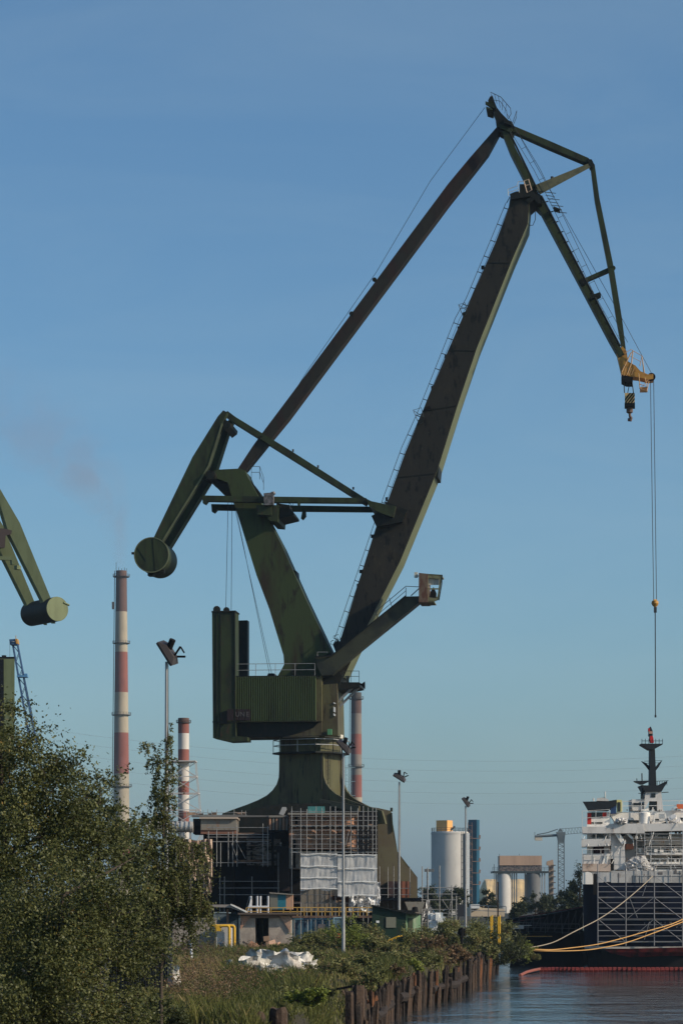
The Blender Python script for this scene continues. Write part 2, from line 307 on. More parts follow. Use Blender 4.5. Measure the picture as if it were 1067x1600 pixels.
mb = MB(); mb.box(c0+N*1.5+Vector((-.3,0,-1.68)), (.5,1,.25), -A); mb.box(c0+N*.4+Vector((.9,0,-1.5)), (.5,.4,.3), -A); mb.tube(c0+Vector((-1.62,0,.15)), c0+Vector((-1.85,0,.15)), .12, 8); mb.build('drum_bracket', GD, drum)
# luffing link
mb = MB(); cstrip(mb, [(353,645,8),(366,655,8.5),(450,707,9.5),(572,784,8)], -.9, 1.8); mb.build('luffing_link', G1, crane)
mb = MB()
for x,y in [(458,706),(497,731),(552,765)]: mb.tube(C(x,y,-.3), C(x,y-4,-.3), .09, 5)
mb.tube(C(604,783,-1), C(604,777,-1), .12, 5); mb.build('link_nipple', GD, crane)
# racks
def rack(w0, sh):
    mb = MB(); f = [C(x,y,-3.0)+N*(w0+3.0) for x,y in [(316,774),(404,775.5),(572,778),(576,786),(404,784.5),(325,783),(322,786.5),(321,788),(317,786)]]
    mb.prism(f, N*.7); return mb.build('luffing_rack', G1, crane)
r1 = rack(-3.0, 0); r2 = rack(2.2, 0)
mb = MB(); mb.prism([C(x,y,-3.0)+N*5.2 for x,y in [(462,781),(466,781),(467,793),(462,799),(459,797)]], N*.5); mb.build('rack_hook', G1, r2)
mb = MB(); mb.prism([C(x,y,-3.05) for x,y in [(464,782),(470,782),(468,789),(465,789)]], N*.4); mb.build('rack_hook', G1, r1)
mb = MB(); cpoly(mb, [(400,789),(424,789),(424,805),(402,804)], -3.2, 5.4); cpoly(mb, [(416,790),(436,789),(434,815),(422,814),(415,805)], -2.9, 5.2)
mb.build('rack_drive_housing', G1, crane)
mb = MB(); cpoly(mb, [(430,793),(454,795),(459,802),(459,805),(434,811)], -2.2, 4.0); cpoly(mb, [(432,786),(452,789),(452,796),(432,796)], -1.8, 2.5)
railing(mb, [C(452,796,-2.3), C(458,802,-2.3)], 1.1, .8); mb.build('drive_platform', GD, crane)
mb = MB(); cpoly(mb, [(412,770.5),(425,769.5),(425,789),(413,789)], -3.5, .45); mb.box(C(426,779,-3.3), (.25,.4,1.2), -A); mb.tube(C(426,769,-3.3), C(428,773,-3.3), .2, 6); mb.build('electric_cabinet', mat('cabinet_grey', (.16,.15,.16), .6, layers=[(4,(1,1,1),(.07,.07,.07),.45,.55)]), crane)
# jib
jib = thing('x', (0,0,0), None, None); bpy.data.objects.remove(jib)
mb = MB(); cstrip(mb, [(789,204,10),(800,232,10),(823,277,10),(834,300,10),(905,430,12.5),(955,527,10),(971,556,9)], -1.0, 2.0); jibo = mb.build('jib', G1, crane)
mb = MB()
for t_ in (.18,.3,.42,.55,.68,.8,.92):
    x = 834+(971-834)*t_; y = 300+(556-300)*t_; mb.beam(C(x-5,y+3,-1.02), C(x+5,y-3,-1.02), .04, .06)
mb.build('weld_seam', GD, jibo)
mb = MB(); cstrip(mb, [(800,200,8),(860,226,9.5),(918,251,8.5)], -.6, 1.2); mb.build('jib_top_chord', G1, crane)
mb = MB(); cstrip(mb, [(925,257,7),(932,310,8),(954,419,9),(967,500,9),(974,545,6)], -.6, 1.2); mb.build('jib_outer_strut', G1, crane)
mb = MB(); mb.loft([[C(833,290,-1.5), C(843,304,-1.5), C(843,304,1.5), C(833,290,1.5)], [C(922,254,-.7), C(925,260,-.7), C(925,260,.7), C(922,254,.7)]]); mb.build('jib_bracket', mat('jib_bracket_paint', (.085,.085,.05), .6, layers=[(2,(1,1,1),(.05,.055,.035),.45,.65)]), crane)
mb = MB(); cpoly(mb, [(841,302),(846,306),(846,313),(842,313),(832,300)], -1.45, 2.9); cpoly(mb, [(917,248),(924,249),(928,257),(926,264),(920,258)], -.75, 1.5); mb.tube(C(862,276,-1.0), C(862,281,-1.0), .14, 8); mb.build('jib_knuckle', GD, crane)
mb = MB(); cstrip(mb, [(909,439,5),(950,421,5.5)], -.4, .8); mb.tube(C(957,419,-.6), C(957,419,.9), .25, 8); mb.build('jib_spreader', G1, crane)
mb = MB(); mb.path([C(796,208,-1.6), C(838,294,-1.6)], .09); mb.path([C(845,306,-1.6), C(968,541,-1.6)], .11)
for t_ in np.linspace(0.02,.97,16): mb.tube(C(834+(966-834)*t_, 296+(547-296)*t_, -1.6), C(846+(969-846)*t_, 294+(541-294)*t_, -1.6), .06, 4)
mb.build('jib_pipe', GD, crane)
mb = MB()   # caged ladder along the jib
LA = [((802,196),(842,262)),((842,262),(873,324)),((873,324),(934,452)),((934,452),(980,535))]
for (x0,y0),(x1,y1) in LA:
    wv = C(x0-8,y0+4,-1.6)-C(x0,y0,-1.6); ladder(mb, C(x0,y0,-1.6), C(x1,y1,-1.6), wv, 1.5, .028); ladder(mb, C(x0,y0,-.9), C(x1,y1,-.9), wv, 1.5, .022)
for k in range(7):
    t_ = k/7; mb.tube(C(849+20*t_, 300+36*t_, -1.6), C(863+20*t_ if k%2 else 868+20*t_, 302+36*t_, -1.6), .035, 4)
mb.build('jib_ladder', GR, crane)
mb = MB(); cpoly(mb, [(864,322),(874,326),(874,328),(864,325)], -1.8, 1.2); cpoly(mb, [(921,462),(937,456),(938,459),(923,467)], -1.8, 1.6)
cpoly(mb, [(905,436),(912,434),(914,444),(908,446)], -1.3, 2.6); mb.build('ladder_landing', GD, crane)
# jib head
mb = MB(); cpoly(mb, [(765,151),(769,149),(772,158),(776,168),(783,177),(794,188),(800,193),(804,198),(801,206),(790,211),(780,206),(775,196),(773,180),(766,165),(762,157)], -.9, 1.8); head = mb.build('jib_head', GD, crane)
mb = MB(); cpoly(mb, [(758,158),(767,161),(775,168),(774,170),(764,165),(758,162)], -1.3, .4); cpoly(mb, [(759,166),(769,170),(768,172),(759,169)], -1.3, 2.6); cpoly(mb, [(777,192),(801,201),(797,207),(776,197)], -1.1, 2.2); mb.tube(C(766,163,-1.0), C(766,163,1.0), .28, 12); mb.build('sheave_plate', G1, head)
mb = MB(); cpoly(mb, [(786,184),(799,190),(799,196),(788,192)], -1.5, 3); mb.build('head_platform', GD, head)
mb = MB()
for w_ in (-1.4, 1.4):
    mb.path([C(768,151,w_), C(766,144,w_), C(782,151.5,w_), C(797,169,w_), C(798,178,w_), C(793,186,w_)], .032)
    mb.path([C(770,156,w_), C(781,158,w_), C(791,173,w_), C(792,184,w_)], .028)
    mb.path([C(800,193,w_), C(807,173,w_), C(806,184,w_), C(802,194,w_)], .03)
    for a_, b_ in [((772,147),(776,162)),((778,150),(781,168)),((785,155),(784,172)),((791,162),(788,177))]: mb.tube(C(*a_,w_), C(*b_,w_), .028, 4)
mb.build('handrail', GR, head)
# boom head platform
mb = MB(); cpoly(mb, [(796,303),(806,299),(824,299),(829,306),(798,312)], -2.4, 4.8); mb.box(C(820,297,-1.5), (1,.8,.9), -A); mb.build('boom_head_platform', GD, crane)
mb = MB()
z_ = -2.4
mb.path([C(794,306,z_), C(793,296,z_), C(808,290,z_), C(811,301,z_)], .032); mb.path([C(793,301,z_), C(810,296,z_)], .025); mb.path([C(808,290,z_), C(809,284,z_), C(817,283,z_)], .03)
mb.build('handrail', GW, crane)
mb = MB()
mb.path([C(818,283,z_), C(825,280,z_), C(830,297,z_), C(823,301,z_), C(818,283,z_)], .05); mb.path([C(820,290,z_), C(828,288,z_)], .04); mb.build('handrail_gate', mat('cream_paint', (.5,.36,.26), .6), crane)
mb = MB(); mb.path([C(828,304,-1.2), C(825,330,-1.2), C(823,345,-1.2), C(826,352,-1.2), C(832,352,-1.2), C(836,343,-1.2), C(836,325,-1.2)], .035); mb.build('hanging_cable', ROPE, crane)
# boom ladder
lp = [(791,317),(770,368),(729,466),(712,497),(655,640),(628,700),(600,777),(582,828),(525,995)]
mb = MB()
for (x0,y0),(x1,y1) in zip(lp, lp[1:]):
    for w_ in (-1.9, -1.1):
        mb.tube(C(x0-1,y0,w_), C(x1-1,y1,w_), .035, 4); mb.tube(C(x0+5.5,y0+2,w_), C(x1+5.5,y1+2,w_), .026, 4)
    nn = max(1, int(math.hypot(x1-x0,y1-y0)/23))
    for i in range(nn):
        t_ = (i+.3)/nn; x = x0+(x1-x0)*t_; y = y0+(y1-y0)*t_
        mb.tube(C(x-1,y,-1.9), C(x+9,y+3.5,-1.9), .045, 4); mb.tube(C(x-1,y,-1.1), C(x+9,y+3.5,-1.1), .035, 4)
mb.path([C(796,308,-1.9), C(791,317,-1.9)], .04)
mb.build('boom_ladder', GR, crane)
for (x,y,s_) in [(722,489,1),(653,657,1.25)]:
    mb = MB(); cpoly(mb, [(x-1*s_,y),(x+7*s_,y-3*s_),(x+6*s_,y+2*s_),(x+2,y+5*s_)], -2.2, 1.8); pf = mb.build('rest_platform', GD, crane)
    mb = MB(); mb.path([C(x-1,y,-2.2), C(x-6*s_,y-13*s_,-2.2), C(x+4*s_,y-16*s_,-2.2), C(x+7*s_,y-4*s_,-2.2)], .035); mb.path([C(x-3,y-6*s_,-2.2), C(x+6*s_,y-9*s_,-2.2)], .03); mb.path([C(x-5*s_,y-12*s_,-2.2), C(x+6*s_,y-5*s_,-2.2)], .025)
    mb.build('handrail', GR, pf)
mb = MB()
for x,y in [(717,513),(754,418),(697,557),(676,606),(667,637),(582,838),(564,893),(560,915)]: mb.box(C(x,y,-1.7), (.3,.3,.3), -A)
cpoly(mb, [(662,637),(672,634),(673,638),(664,641)], -2.3, .4); mb.build('boom_lamp', BLK, crane)
mb = MB(); cpoly(mb, [(820,300),(829,298),(842,306),(846,318),(841,318),(834,311),(826,318),(821,312)], -2.1, 4.2); mb.build('jib_pivot', GD, crane)
# yellow tip
mb = MB(); cpoly(mb, [(962,548),(972,541),(978,548),(981,565),(992,571),(1000,580),(1012,585),(1020,584),(1020,592),(1012,593),(996,589),(985,588),(972,590)], -.9, 1.8); tip = mb.build('jib_tip', YEL, crane)
mb = MB(); mb.tube(C(1017,589,-.8), C(1017,589,.8), .38, 14); cpoly(mb, [(970,585),(988,589),(987,597),(978,597),(970,593)], -1.1, 2.2); mb.build('tip_sheave', BLK, tip)
mb = MB()
for w_ in (-1.15, 1.1):
    mb.path([C(971,581,w_), C(985,552,w_), C(988,548,w_), C(986,567,w_), C(979,585,w_)], .055); mb.path([C(976,552,w_), C(985,546,w_), C(1002,556,w_), C(1005,584,w_)], .03); mb.path([C(983,556,w_), C(1000,565,w_)], .022); mb.path([C(999,572,w_), C(1002,557,w_), C(1006,583,w_)], .05)
    mb.path([C(997,583,w_), C(999,607,w_), C(1010,611,w_), C(1013,596,w_)], .045); mb.path([C(999,600,w_), C(1010,604,w_), C(1007,590,w_)], .04); mb.path([C(1001,607,w_), C(1012,593,w_)], .03)
    for i in range(5): mb.tube(C(970+i*4,588-.5*i,w_), C(974+i*4,572+1*i,w_), .03, 4)
mb.tube(C(999,607,-1.15), C(999,607,1.1), .06, 5); mb.tube(C(1010,611,-1.15), C(1010,611,1.1), .08, 5); mb.box(C(1005,609,0), (.7,2.2,.08), -A)
mb.build('tip_cage', mat('cage_orange', (.55,.33,.16), .6), tip)
# ropes
mb = MB()
for w_ in (-.5, .4):
    mb.path([C(757,168,w_), C(672,283,w_), C(588,425,w_), C(480,580,w_), C(384,733,w_)], .022, 4)
    mb.path([C(357,768,w_*2), C(353,953,w_*2)], .022, 4); mb.path([C(363,768,w_*2), C(361.5,953,w_*2)], .022, 4)
    mb.path([C(365,785,w_), C(425,1054,w_)], .02, 4)
mb.path([C(369,795,0), C(421,1052,0)], .02, 4); mb.path([C(792,178,0), C(978,510,0), C(1017,583,0)], .022, 4)
mb.build('luffing_rope', ROPE, crane)
mb = MB(); mb.path([C(1015.5,592,-.2), C(1020.5,938,-.2)], .03, 4); mb.path([C(1020.5,592,.2), C(1025,938,.2)], .03, 4); mb.build('whip_rope', ROPE, crane)
mb = MB(); mb.path([C(974,595,-.8), C(975,614,-.6)], .045, 4); mb.path([C(987,597,-.8), C(989,614,-.6)], .045, 4); mb.path([C(983,599,.3), C(980,614,.3)], .035, 4); mb.build('hoist_rope', ROPE, crane)
# hook block (striped)
mb = MB(); x0, x1, y0, y1 = 975.5, 991, 614, 629.5
cpoly(mb, [(x0,y0),(x1,y0),(x1,y1),(x0,y1)], -.6, 1.1); hb = mb.build('hook_block', mat('hook_block_pale', (.6,.40,.17), .6), crane)
mb = MB()
for k in range(-1, 4):
    a_ = x0+k*4.6; q = [(a_,y1),(a_+2.4,y1),(a_+2.4+12,y0),(a_+12,y0)]
    q2 = []
    for (qx,qy) in q:
        if qx < x0: qy += -(x0-qx)/12*(y1-y0) if qy == y1 else 0; qx = x0
        if qx > x1: qy += (qx-x1)/12*(y1-y0) if qy == y0 else 0; qx = x1
        q2.append((qx,qy))
    cpoly(mb, q2, -.63, .02)
cpoly(mb, [(x0-.4,629.6),(x1+.4,629.6),(x1+.4,635),(x0-.4,635)], -.65, 1.2); mb.build('block_stripe', BLK, hb)
mb = MB(); cc = C(983,639.5,0); mb.lathe(cc, [(.1,.35),(.3,.3),(.3,-.3),(.12,-.4)], 12); mb.path([C(983,643,0), C(983.5,650,0), C(985,653,0), C(984,657,0), C(981.5,657,0), C(981,653.5,0)], [.12,.12,.16,.16,.12,.06], 8)
mb.build('hook', mat('hook_brown', (.1,.06,.045), .5), hb)
# whip hook and pole
mb = MB(); q = C(1022.7,943,0); mb.lathe(q, [(.05,.35),(.3,.22),(.34,0),(.24,-.2),(.12,-.3),(.05,-.5)], 14); mb.tube(C(1020.5,937,-.2), C(1025,937,.2), .05, 4); mb.build('whip_ball', YEL, crane, True)
mb = MB(); mb.tube(C(1022.9,950,0), C(1023.4,1120,0), .05, 5); mb.box(C(1023,953,0), (.25,.25,.5)); mb.tube(C(1023.4,1117,0), C(1023.4,1121,0), .09, 6); mb.build('pendant_rod', ROPE, crane)
# cab arm & cab
mb = MB(); cpoly(mb, [(492,1027),(517,1026),(560,990),(633,932),(655,931.5),(655,941),(560,1018),(519,1054),(503,1056),(496,1042)], -3.6, 1.6); ca = mb.build('cab_arm', mat('cab_arm_paint', (.04,.042,.026), .6, layers=[(.4,(1,1,1),(.02,.022,.018),.45,.6)]), crane)
mb = MB(); mb.beam(C(492,1026.3,-3.75), C(517,1025.3,-3.75), .1, .12); mb.beam(C(517,1025.3,-3.75), C(634,930.8,-3.75), .1, .12); mb.build('arm_edge', GD, ca)
mb = MB()
for w_ in (-3.6, -2.1):
    mb.path([C(585,957,w_), C(634,916,w_), C(654,917,w_)], .035); mb.path([C(588,962,w_), C(634,923,w_)], .028)
    for x,y in [(590,966),(612,948),(634,932)]: mb.tube(C(x,y,w_), C(x-4 if x<630 else x,y-14,w_), .04, 4)
mb.path([C(642,931,-3.6), C(655,919,-3.6)], .05)
mb.build('handrail', GR, ca)
cb = MB(); cw = -4.3
cb.prism([C(x,y,cw) for x,y in [(654,895),(668,896.5),(668,941),(654,941)]], N*3.2); cab = cb.build('cab', CABM, crane)
K = lambda x,y: C(x,y,cw+.2)
mb = MB()
for q in [[(668,896.5),(690,898),(690,905),(668,903)], [(668,933),(684,935),(685,937),(678,940),(668,941)], [(668,903),(669,903),(669,933),(668,933)], [(687,904.5),(690,905),(685,936),(682.5,935)], [(669,919),(686,919),(686,921),(669,921)]]:
    mb.prism([K(x,y) for x,y in q], N*.12)
mb.prism([K(x,y) for x,y in [(668,896.5),(690,898),(690,900),(668,899)]], N*2.7); mb.prism([K(x,y) for x,y in [(668,938),(678,939),(678,940.5),(668,941)]], N*2.7)
mb.prism([C(x,y,cw+2.8) for x,y in [(668,897),(690,898.5),(690,903),(668,903)]], N*.1); mb.prism([C(x,y,cw+2.8) for x,y in [(668,932),(685.5,932),(685,937),(668,941)]], N*.1)
mb.build('cab_frame', mat('cab_frame_paint', (.16,.16,.09), .6, layers=[(3,(1,1,1),(.10,.08,.05),.5,.7)]), cab)
mb = MB(); mb.prism([C(x,y,cw+.38) for x,y in [(669,903.5),(687,905),(686,914),(669,914)]], N*.03); mb.build('cab_blind', mat('blind_cream', (.5,.48,.42), .7, layers=[(6,(3,3,.1),(.3,.28,.25),.5,.52)]), cab)
mb = MB(); mb.path([K(690.5,898), K(690,912), K(685.5,938)], .04, 4); mb.prism([C(x,y,cw+1.4) for x,y in [(672,925),(677,917),(681,926),(680,933),(671,933)]], N*.9); mb.build('cab_control', BLK, cab)
mb = MB(); cpoly(mb, [(647,894),(652,894),(652,902),(647,902)], -4, .4); mb.tube(C(651,900,-3.8), C(655,900,-3.8), .05); mb.build('cab_lamp', GW, cab)
# machinery house
hw = 3.6; mb = MB(); f0 = C(367.6,1058,-hw); f1 = C(494,1057.5,-hw); n_ = 36; zt, zb = f0.z, C(367,1127,-hw).z
mid = [f0.lerp(f1, i/n_) for i in range(n_+1)]; pts = []
for i in range(n_):
    a_, b_ = mid[i], mid[i+1]
    pts += [a_, a_.lerp(b_, .5), a_.lerp(b_, .5)-N*.3, b_-N*.3] if i % 1 == 0 else []
ring_ = pts + [f1+N*2*hw, f0+N*2*hw]
top = [Vector((p.x,p.y,zt)) for p in ring_]; bot = [Vector((p.x,p.y,zb)) for p in ring_]
mb.loft([bot, top]); house = mb.build('machinery_house', GA, crane)
mb = MB(); cpoly(mb, [(367.6,1056),(496,1055.3),(496,1058.5),(367.6,1059)], -hw-.25, 2*hw+.4); mb.build('roof', GD, house)
mb = MB(); cpoly(mb, [(494,1060),(502,1055),(503,1127),(494,1127)], -hw+.15, 2*hw-.6); cpoly(mb, [(495,1125),(494,1127.4),(367,1128.5),(367,1126.8)], -hw-.2, .3); mb.build('house_frame', COL, house)
mb = MB(); cpoly(mb, [(502.6,1070),(526.5,1068),(528,1149.5),(445,1150),(386,1151),(368,1151),(368,1127),(502,1126.5)], -2.9, 5.4); mb.build('turntable_body', COL, crane)
mb = MB(); cpoly(mb, [(368,1128.5),(498,1127.5),(500,1133),(497,1137),(445,1151),(390,1152),(368,1152)], -3.1, .15); mb.build('underframe', GD, crane)
mb = MB(); cpoly(mb, [(498,1127.8),(503,1127),(503,1149),(450,1150.5),(470,1145),(490,1137)], -3.25, .3); mb.build('underframe_plate', COL, crane)
mb = MB(); railing(mb, [C(369,1057,-hw), C(492,1056,-hw)], 1.15, 1.85, .035, (1,.5)); mb.path([C(496,1027,-3.4), C(496,1019,-3.4), C(512,1019,-3.4)], .03); mb.build('roof_railing', SCAF, house)
mb = MB(); cpoly(mb, [(419,1052),(428,1052),(428,1057),(417,1057)], -1.5, 2); cpoly(mb, [(434,1057),(440,1046),(444,1038),(516,1036),(520,1057)], -1.7, 3.4); mb.build('roof_winch', GD, house)
mb = MB(); cpoly(mb, [(511.5,1139),(518,1139),(518,1148),(511.5,1148)], -3.4, .4); mb.build('switch_box', mat('green_box', (.08,.22,.11), .5), crane)
mb = MB()
for (y0,y1) in [(1097,1100),(1104,1113),(1114.5,1119)]: cpoly(mb, [(521,y0),(524,y0+1.5),(524,y1),(521,y1-1)], -3.0, .08)
mb.build('body_opening', WHT, crane)
# counterweight boxes
mb = MB(); cpoly(mb, [(331.5,956),(367.6,955),(367.6,1150),(387,1151.5),(387,1158),(359,1159),(333,1153)], -4.4, 2.2); cw1 = mb.build('counterweight_box', G1, crane)
mb = MB()
for x in (338.5, 344.5): mb.beam(C(x,957,-4.42), C(x,1152,-4.42), .08, .06)
mb.beam(C(332,1128,-4.43), C(368,1128,-4.43), .06, .1); mb.beam(C(366.8,955,-4.42), C(367.8,1150,-4.42), .1, .08); mb.build('box_seam', GD, cw1)
mb = MB(); mb.tube(C(339,952.5,-3.6), C(339,952.5,-3.2), .35, 12); mb.tube(C(354,953.5,-3.6), C(354,953.5,-3.2), .3, 12); cpoly(mb, [(330.8,954.5),(368.4,953.8),(368.4,956),(330.8,957)], -4.5, 2.4); mb.build('box_cap', GD, cw1)
mb = MB(); q = [C(x,y,-4.4)+N*7.6 for x,y in [(331.5,956),(367.6,955),(367.6,1058),(331.5,1058)]]; mb.prism(q, N*1.2); mb.build('counterweight_box', GD, crane)
# house sign: three dark panels with pale letters
SG = mat('sign_dark', (.022,.012,.014), .6); LT = mat('sign_letter', (.11,.10,.10), .7)
mb = MB()
for a_, b_ in [(355,364.6),(365,373.2),(374,382.2),(383,391)]: cpoly(mb, [(a_,1108),(b_,1108),(b_,1125.5),(a_,1125.5)], -4.75 if a_ < 365 else -hw-.5, .12)
sign = mb.build('sign_panel', SG, house)
for ch, x in (('U',371.2),('N',379),('E',387)): text_obj('sign_letter', ch, .62, C(x,1119.5,-hw-.53), -A, LT, sign)
mb = MB(); cpoly(mb, [(345,1113),(355,1110),(355,1131),(344,1131)], -4.6, .12); mb.build('access_hatch', GD, crane)
# right platform below boom
mb = MB(); cpoly(mb, [(520,1066),(561,1066),(562,1073),(548,1076),(524,1080),(518,1078)], -2.2, 4.0); sp = mb.build('service_platform', GD, crane)
mb = MB(); railing(mb, [C(536,1067,-2.2), C(561,1067,-2.2), C(561,1067,1.5)], 1.1, .8, .032); mb.box(C(543,1062,-1), (.3,.4,.7)); mb.build('handrail', GR, sp)
for q_, w_ in (([(526,1098,3),(555,1070,3)],-2),([(526,1108,3.4),(562,1072,3.4)],-1.6),([(526,1094,2.5),(549,1075,2.5)],1)): mb = MB(); cstrip(mb, q_, w_, .25); mb.build('platform_strut', SCAF, sp)
mb = MB(); mb.loft([[C(564,1069,-2)+X1*math.cos(a)*.05+N*math.sin(a)*.1 for a in np.linspace(0,6,8)], [C(570,1071,-2)+Z1*math.cos(a)*.38+N*math.sin(a)*.38 for a in np.linspace(0,6,8)]]); mb.tube(C(560,1067,-2), C(565,1070,-2), .1); mb.build('floodlight', BLK, sp)
mb = MB()   # tangle of hoops at the boom foot
for i in range(7):
    cx, cy = 518+random.uniform(0,10), 995+random.uniform(0,14); r_ = random.uniform(2.5,5)
    mb.path([C(cx+r_*math.cos(a), cy+r_*math.sin(a), random.uniform(-2,0)) for a in np.linspace(0,5,8)], .03, 4)
cpoly(mb, [(520,1007),(528,1000),(531,1010),(524,1018)], -1.8, 2.5); mb.build('cable_guides', GD, crane)
mb = MB(); cpoly(mb, [(503,1026),(516,1020),(534,1056),(530,1075),(506,1075)], -2.4, 4.6); mb.build('boom_foot', GD, crane)
# pedestal: slewing ring, gallery, flared column
B = R(24); cxp = CO + Vector(((486-500)*.06, 0, 0)); cxp.y = 240.4; cxp.z = 0
def sq(s, z, bev=.06):
    h = s/2; b_ = s*bev; pts = [(-h+b_,-h),(h-b_,-h),(h,-h+b_),(h,h-b_),(h-b_,h),(-h+b_,h),(-h,h-b_),(-h,-h+b_)]
    M = Matrix.Rotation(-B, 3, 'Z'); return [cxp + M @ Vector((x, y, 0)) + Vector((0,0,z)) for x, y in pts]
def zc(py): return CZ + (HY-py)*.06
Uf = Vector((math.cos(B), -math.sin(B), 0)); Vf = Vector((math.sin(B), math.cos(B), 0)); hs_ = 37.5*.06
fl_ = [(1177,37.5),(1205,37.7),(1216,38.5),(1226,42),(1235,49),(1243,59),(1250,74),(1257,94),(1264,117),(1270,136),(1290,142)]
mb = MB(); q = [cxp - Vf*hs_ - Uf*h*.06 + Z1*zc(y) for y, h in fl_] + [cxp - Vf*hs_ + Uf*h*.06 + Z1*zc(y) for y, h in fl_[::-1]]
mb.prism(q, Vf*.35); mb.build('flared_plate', COL, crane)
mb = MB(); mb.prism([p+Vf*(2*hs_-.35)-Uf*(1.9*max(0,((p-cxp).dot(Uf)/.06-40)/102)) for p in q], Vf*.35); mb.build('flared_plate', COL, crane)
mb = MB(); mb.loft([[cxp+Uf*x_*(hs_-.08)+Vf*y_*(hs_-.36)+Z1*z_ for x_,y_ in ((-1,-1),(1,-1),(1,1),(-1,1))] for z_ in (zc(1300), zc(1177.5))]); ped = mb.build('pedestal', COL, crane)
mb = MB(); mb.loft([[cxp+Uf*a_+Vf*(b_+d_)+Z1*z_ for d_ in (0,.25)] + [cxp+Uf*a_+Vf*(b_+.25)+Z1*(z_-.55), cxp+Uf*a_+Vf*b_+Z1*(z_-.55)] for a_, b_, z_ in ((2.0,-hs_-.3,zc(1250)),(6.0,-hs_-.3,zc(1262)))]); mb.build('flare_edge', LEGM, crane)
mb = MB(); mb.loft([sq(76*.06, zc(1178)), sq(76*.06, zc(1153))]); mb.build('pedestal_neck', COL, crane)
mb = MB(); mb.lathe(cxp, [(2.95,zc(1154)),(3.0,zc(1151)),(3.0,zc(1148.5))], 40); mb.build('slewing_ring', mat('ring_pale', (.6,.57,.5), .6), crane, True)
mb = MB(); mb.loft([sq(104*.06, zc(1179),.2), sq(104*.06, zc(1176.5),.2)]); gal = mb.build('gallery', GD, crane)
mb = MB(); rg = sq(102*.06, zc(1176.5), .2); railing(mb, rg+[rg[0]], 1.15, 1.7, .045, (1,.55)); mb.build('handrail', STEEL, gal)
mb = MB(); M_ = Matrix.Rotation(-B, 3, 'Z')
la = cxp + M_ @ Vector((2.35, -1.4, 0)); ladder(mb, la+Vector((0,0,zc(1262))), la+Vector((0,0,zc(1180))), M_ @ Vector((0,.55,0)), .4, .03); mb.build('column_ladder', GD, crane)
mb = MB(); mb.path([sq(75*.06, zc(1235))[1]+Vector((.1,-.1,0)), sq(75*.06, zc(1178))[1]+Vector((.1,-.1,0))], .08); mb.build('drain_pipe', GD, crane)
# portal legs
mb = MB(); q = [(366,1273),(430,1266),(540,1262),(589,1263),(611,1267),(615,1309),(621,1331),(632,1349),(652,1371),(652,1409),(640,1409),(640,1475),(592,1475),(592,1330),(400,1330),(380,1330),(380,1475),(330,1475),(330,1371),(350,1335),(362,1309)]
def Q(px, py, D): return P(px, py, D)
mb.prism([Q(x,y,236.5) for x,y in [(589,1262),(611,1267),(612.5,1290),(615,1309),(621,1331),(632,1350),(652,1371),(652,1472),(600,1472),(589,1440)]], (0,1.4,0))
mb.build('portal_leg', LEGM, crane)
mb = MB(); mb.tube(Q(611.5,1270,236.4), Q(613.5,1300,236.4), .07, 5); mb.tube(Q(611.5,1268,237), Q(611.5,1262,237), .12, 6); mb.build('leg_flange', G1, crane)
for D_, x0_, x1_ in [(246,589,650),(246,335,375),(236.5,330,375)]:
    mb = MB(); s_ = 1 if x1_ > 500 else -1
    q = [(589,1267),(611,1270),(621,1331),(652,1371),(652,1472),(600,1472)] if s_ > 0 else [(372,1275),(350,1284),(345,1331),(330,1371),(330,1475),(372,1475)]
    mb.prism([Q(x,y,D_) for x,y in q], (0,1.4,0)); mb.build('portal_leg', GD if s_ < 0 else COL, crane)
mb = MB(); mb.prism([Q(x,y,236.8) for x,y in [(366,1274),(400,1262),(440,1256),(540,1254),(589,1262.5),(589,1300),(345,1300),(350,1284)]], (0,9.0,0)); mb.build('portal_beam', GD, crane)

# ------------------------------------------------------------------ second green crane (left edge)
D2 = 340; A2 = R(-35); N2 = Vector((-math.sin(-A2), math.cos(A2), 0)); N2 = Vector((-.57, .82, 0)).normalized()
lc = thing('harbour_crane', (P(-40,1410,D2).x, D2, 0), 'pale green harbour crane cut off by the left edge, twin arms ending in drum', 'crane')
LG = mat('pale_crane_green', (.14,.165,.085), .6, layers=[(1,(1,1,.3),(.11,.13,.065),.45,.65),(5,(1,1,1),(.1,.11,.06),.64,.72)])
def L2(x, y, k=0): return P(x, y, D2) + N2*k
mb = MB(); mb.prism([L2(x,y) for x,y in [(-30,722),(0,762.5),(31.5,816.5),(80,935),(80,950),(70,950),(67.5,938),(13.5,830),(0,785),(-35,750)]], N2*.9); mb.build('counterweight_arm', LG, lc)
dsh = N2*4.6
mb = MB(); mb.prism([L2(x,y)+dsh for x,y in [(0,762.5),(31.5,816.5),(80,935),(80,950),(70,950),(67.5,938),(13.5,830),(0,785),(-35,700),(-40,680)]], N2*.9); mb.build('counterweight_arm', LG, lc)
c2 = P(87.6,952,D2)-N2*.5; xx = Vector((N2.y,-N2.x,0))
def ring2(c, r): return [c+xx*math.cos(6.28318*i/36)*r+Z1*math.sin(6.28318*i/36)*r for i in range(36)]
mb = MB(); mb.loft([ring2(c2,1.6), ring2(c2+N2*.03,1.63)]); mb.cur = 1; mb.loft([ring2(c2+N2*.03,1.63), ring2(c2+N2*7.4,1.63)], cap=False); mb.loft([ring2(c2+N2*7.4,1.63), ring2(c2+N2*7.42,1.6)]); d2 = mb.build('counterweight_drum', [LG, GD], lc, True)  # shade of the drum body put into its dark colour; near cap stays green
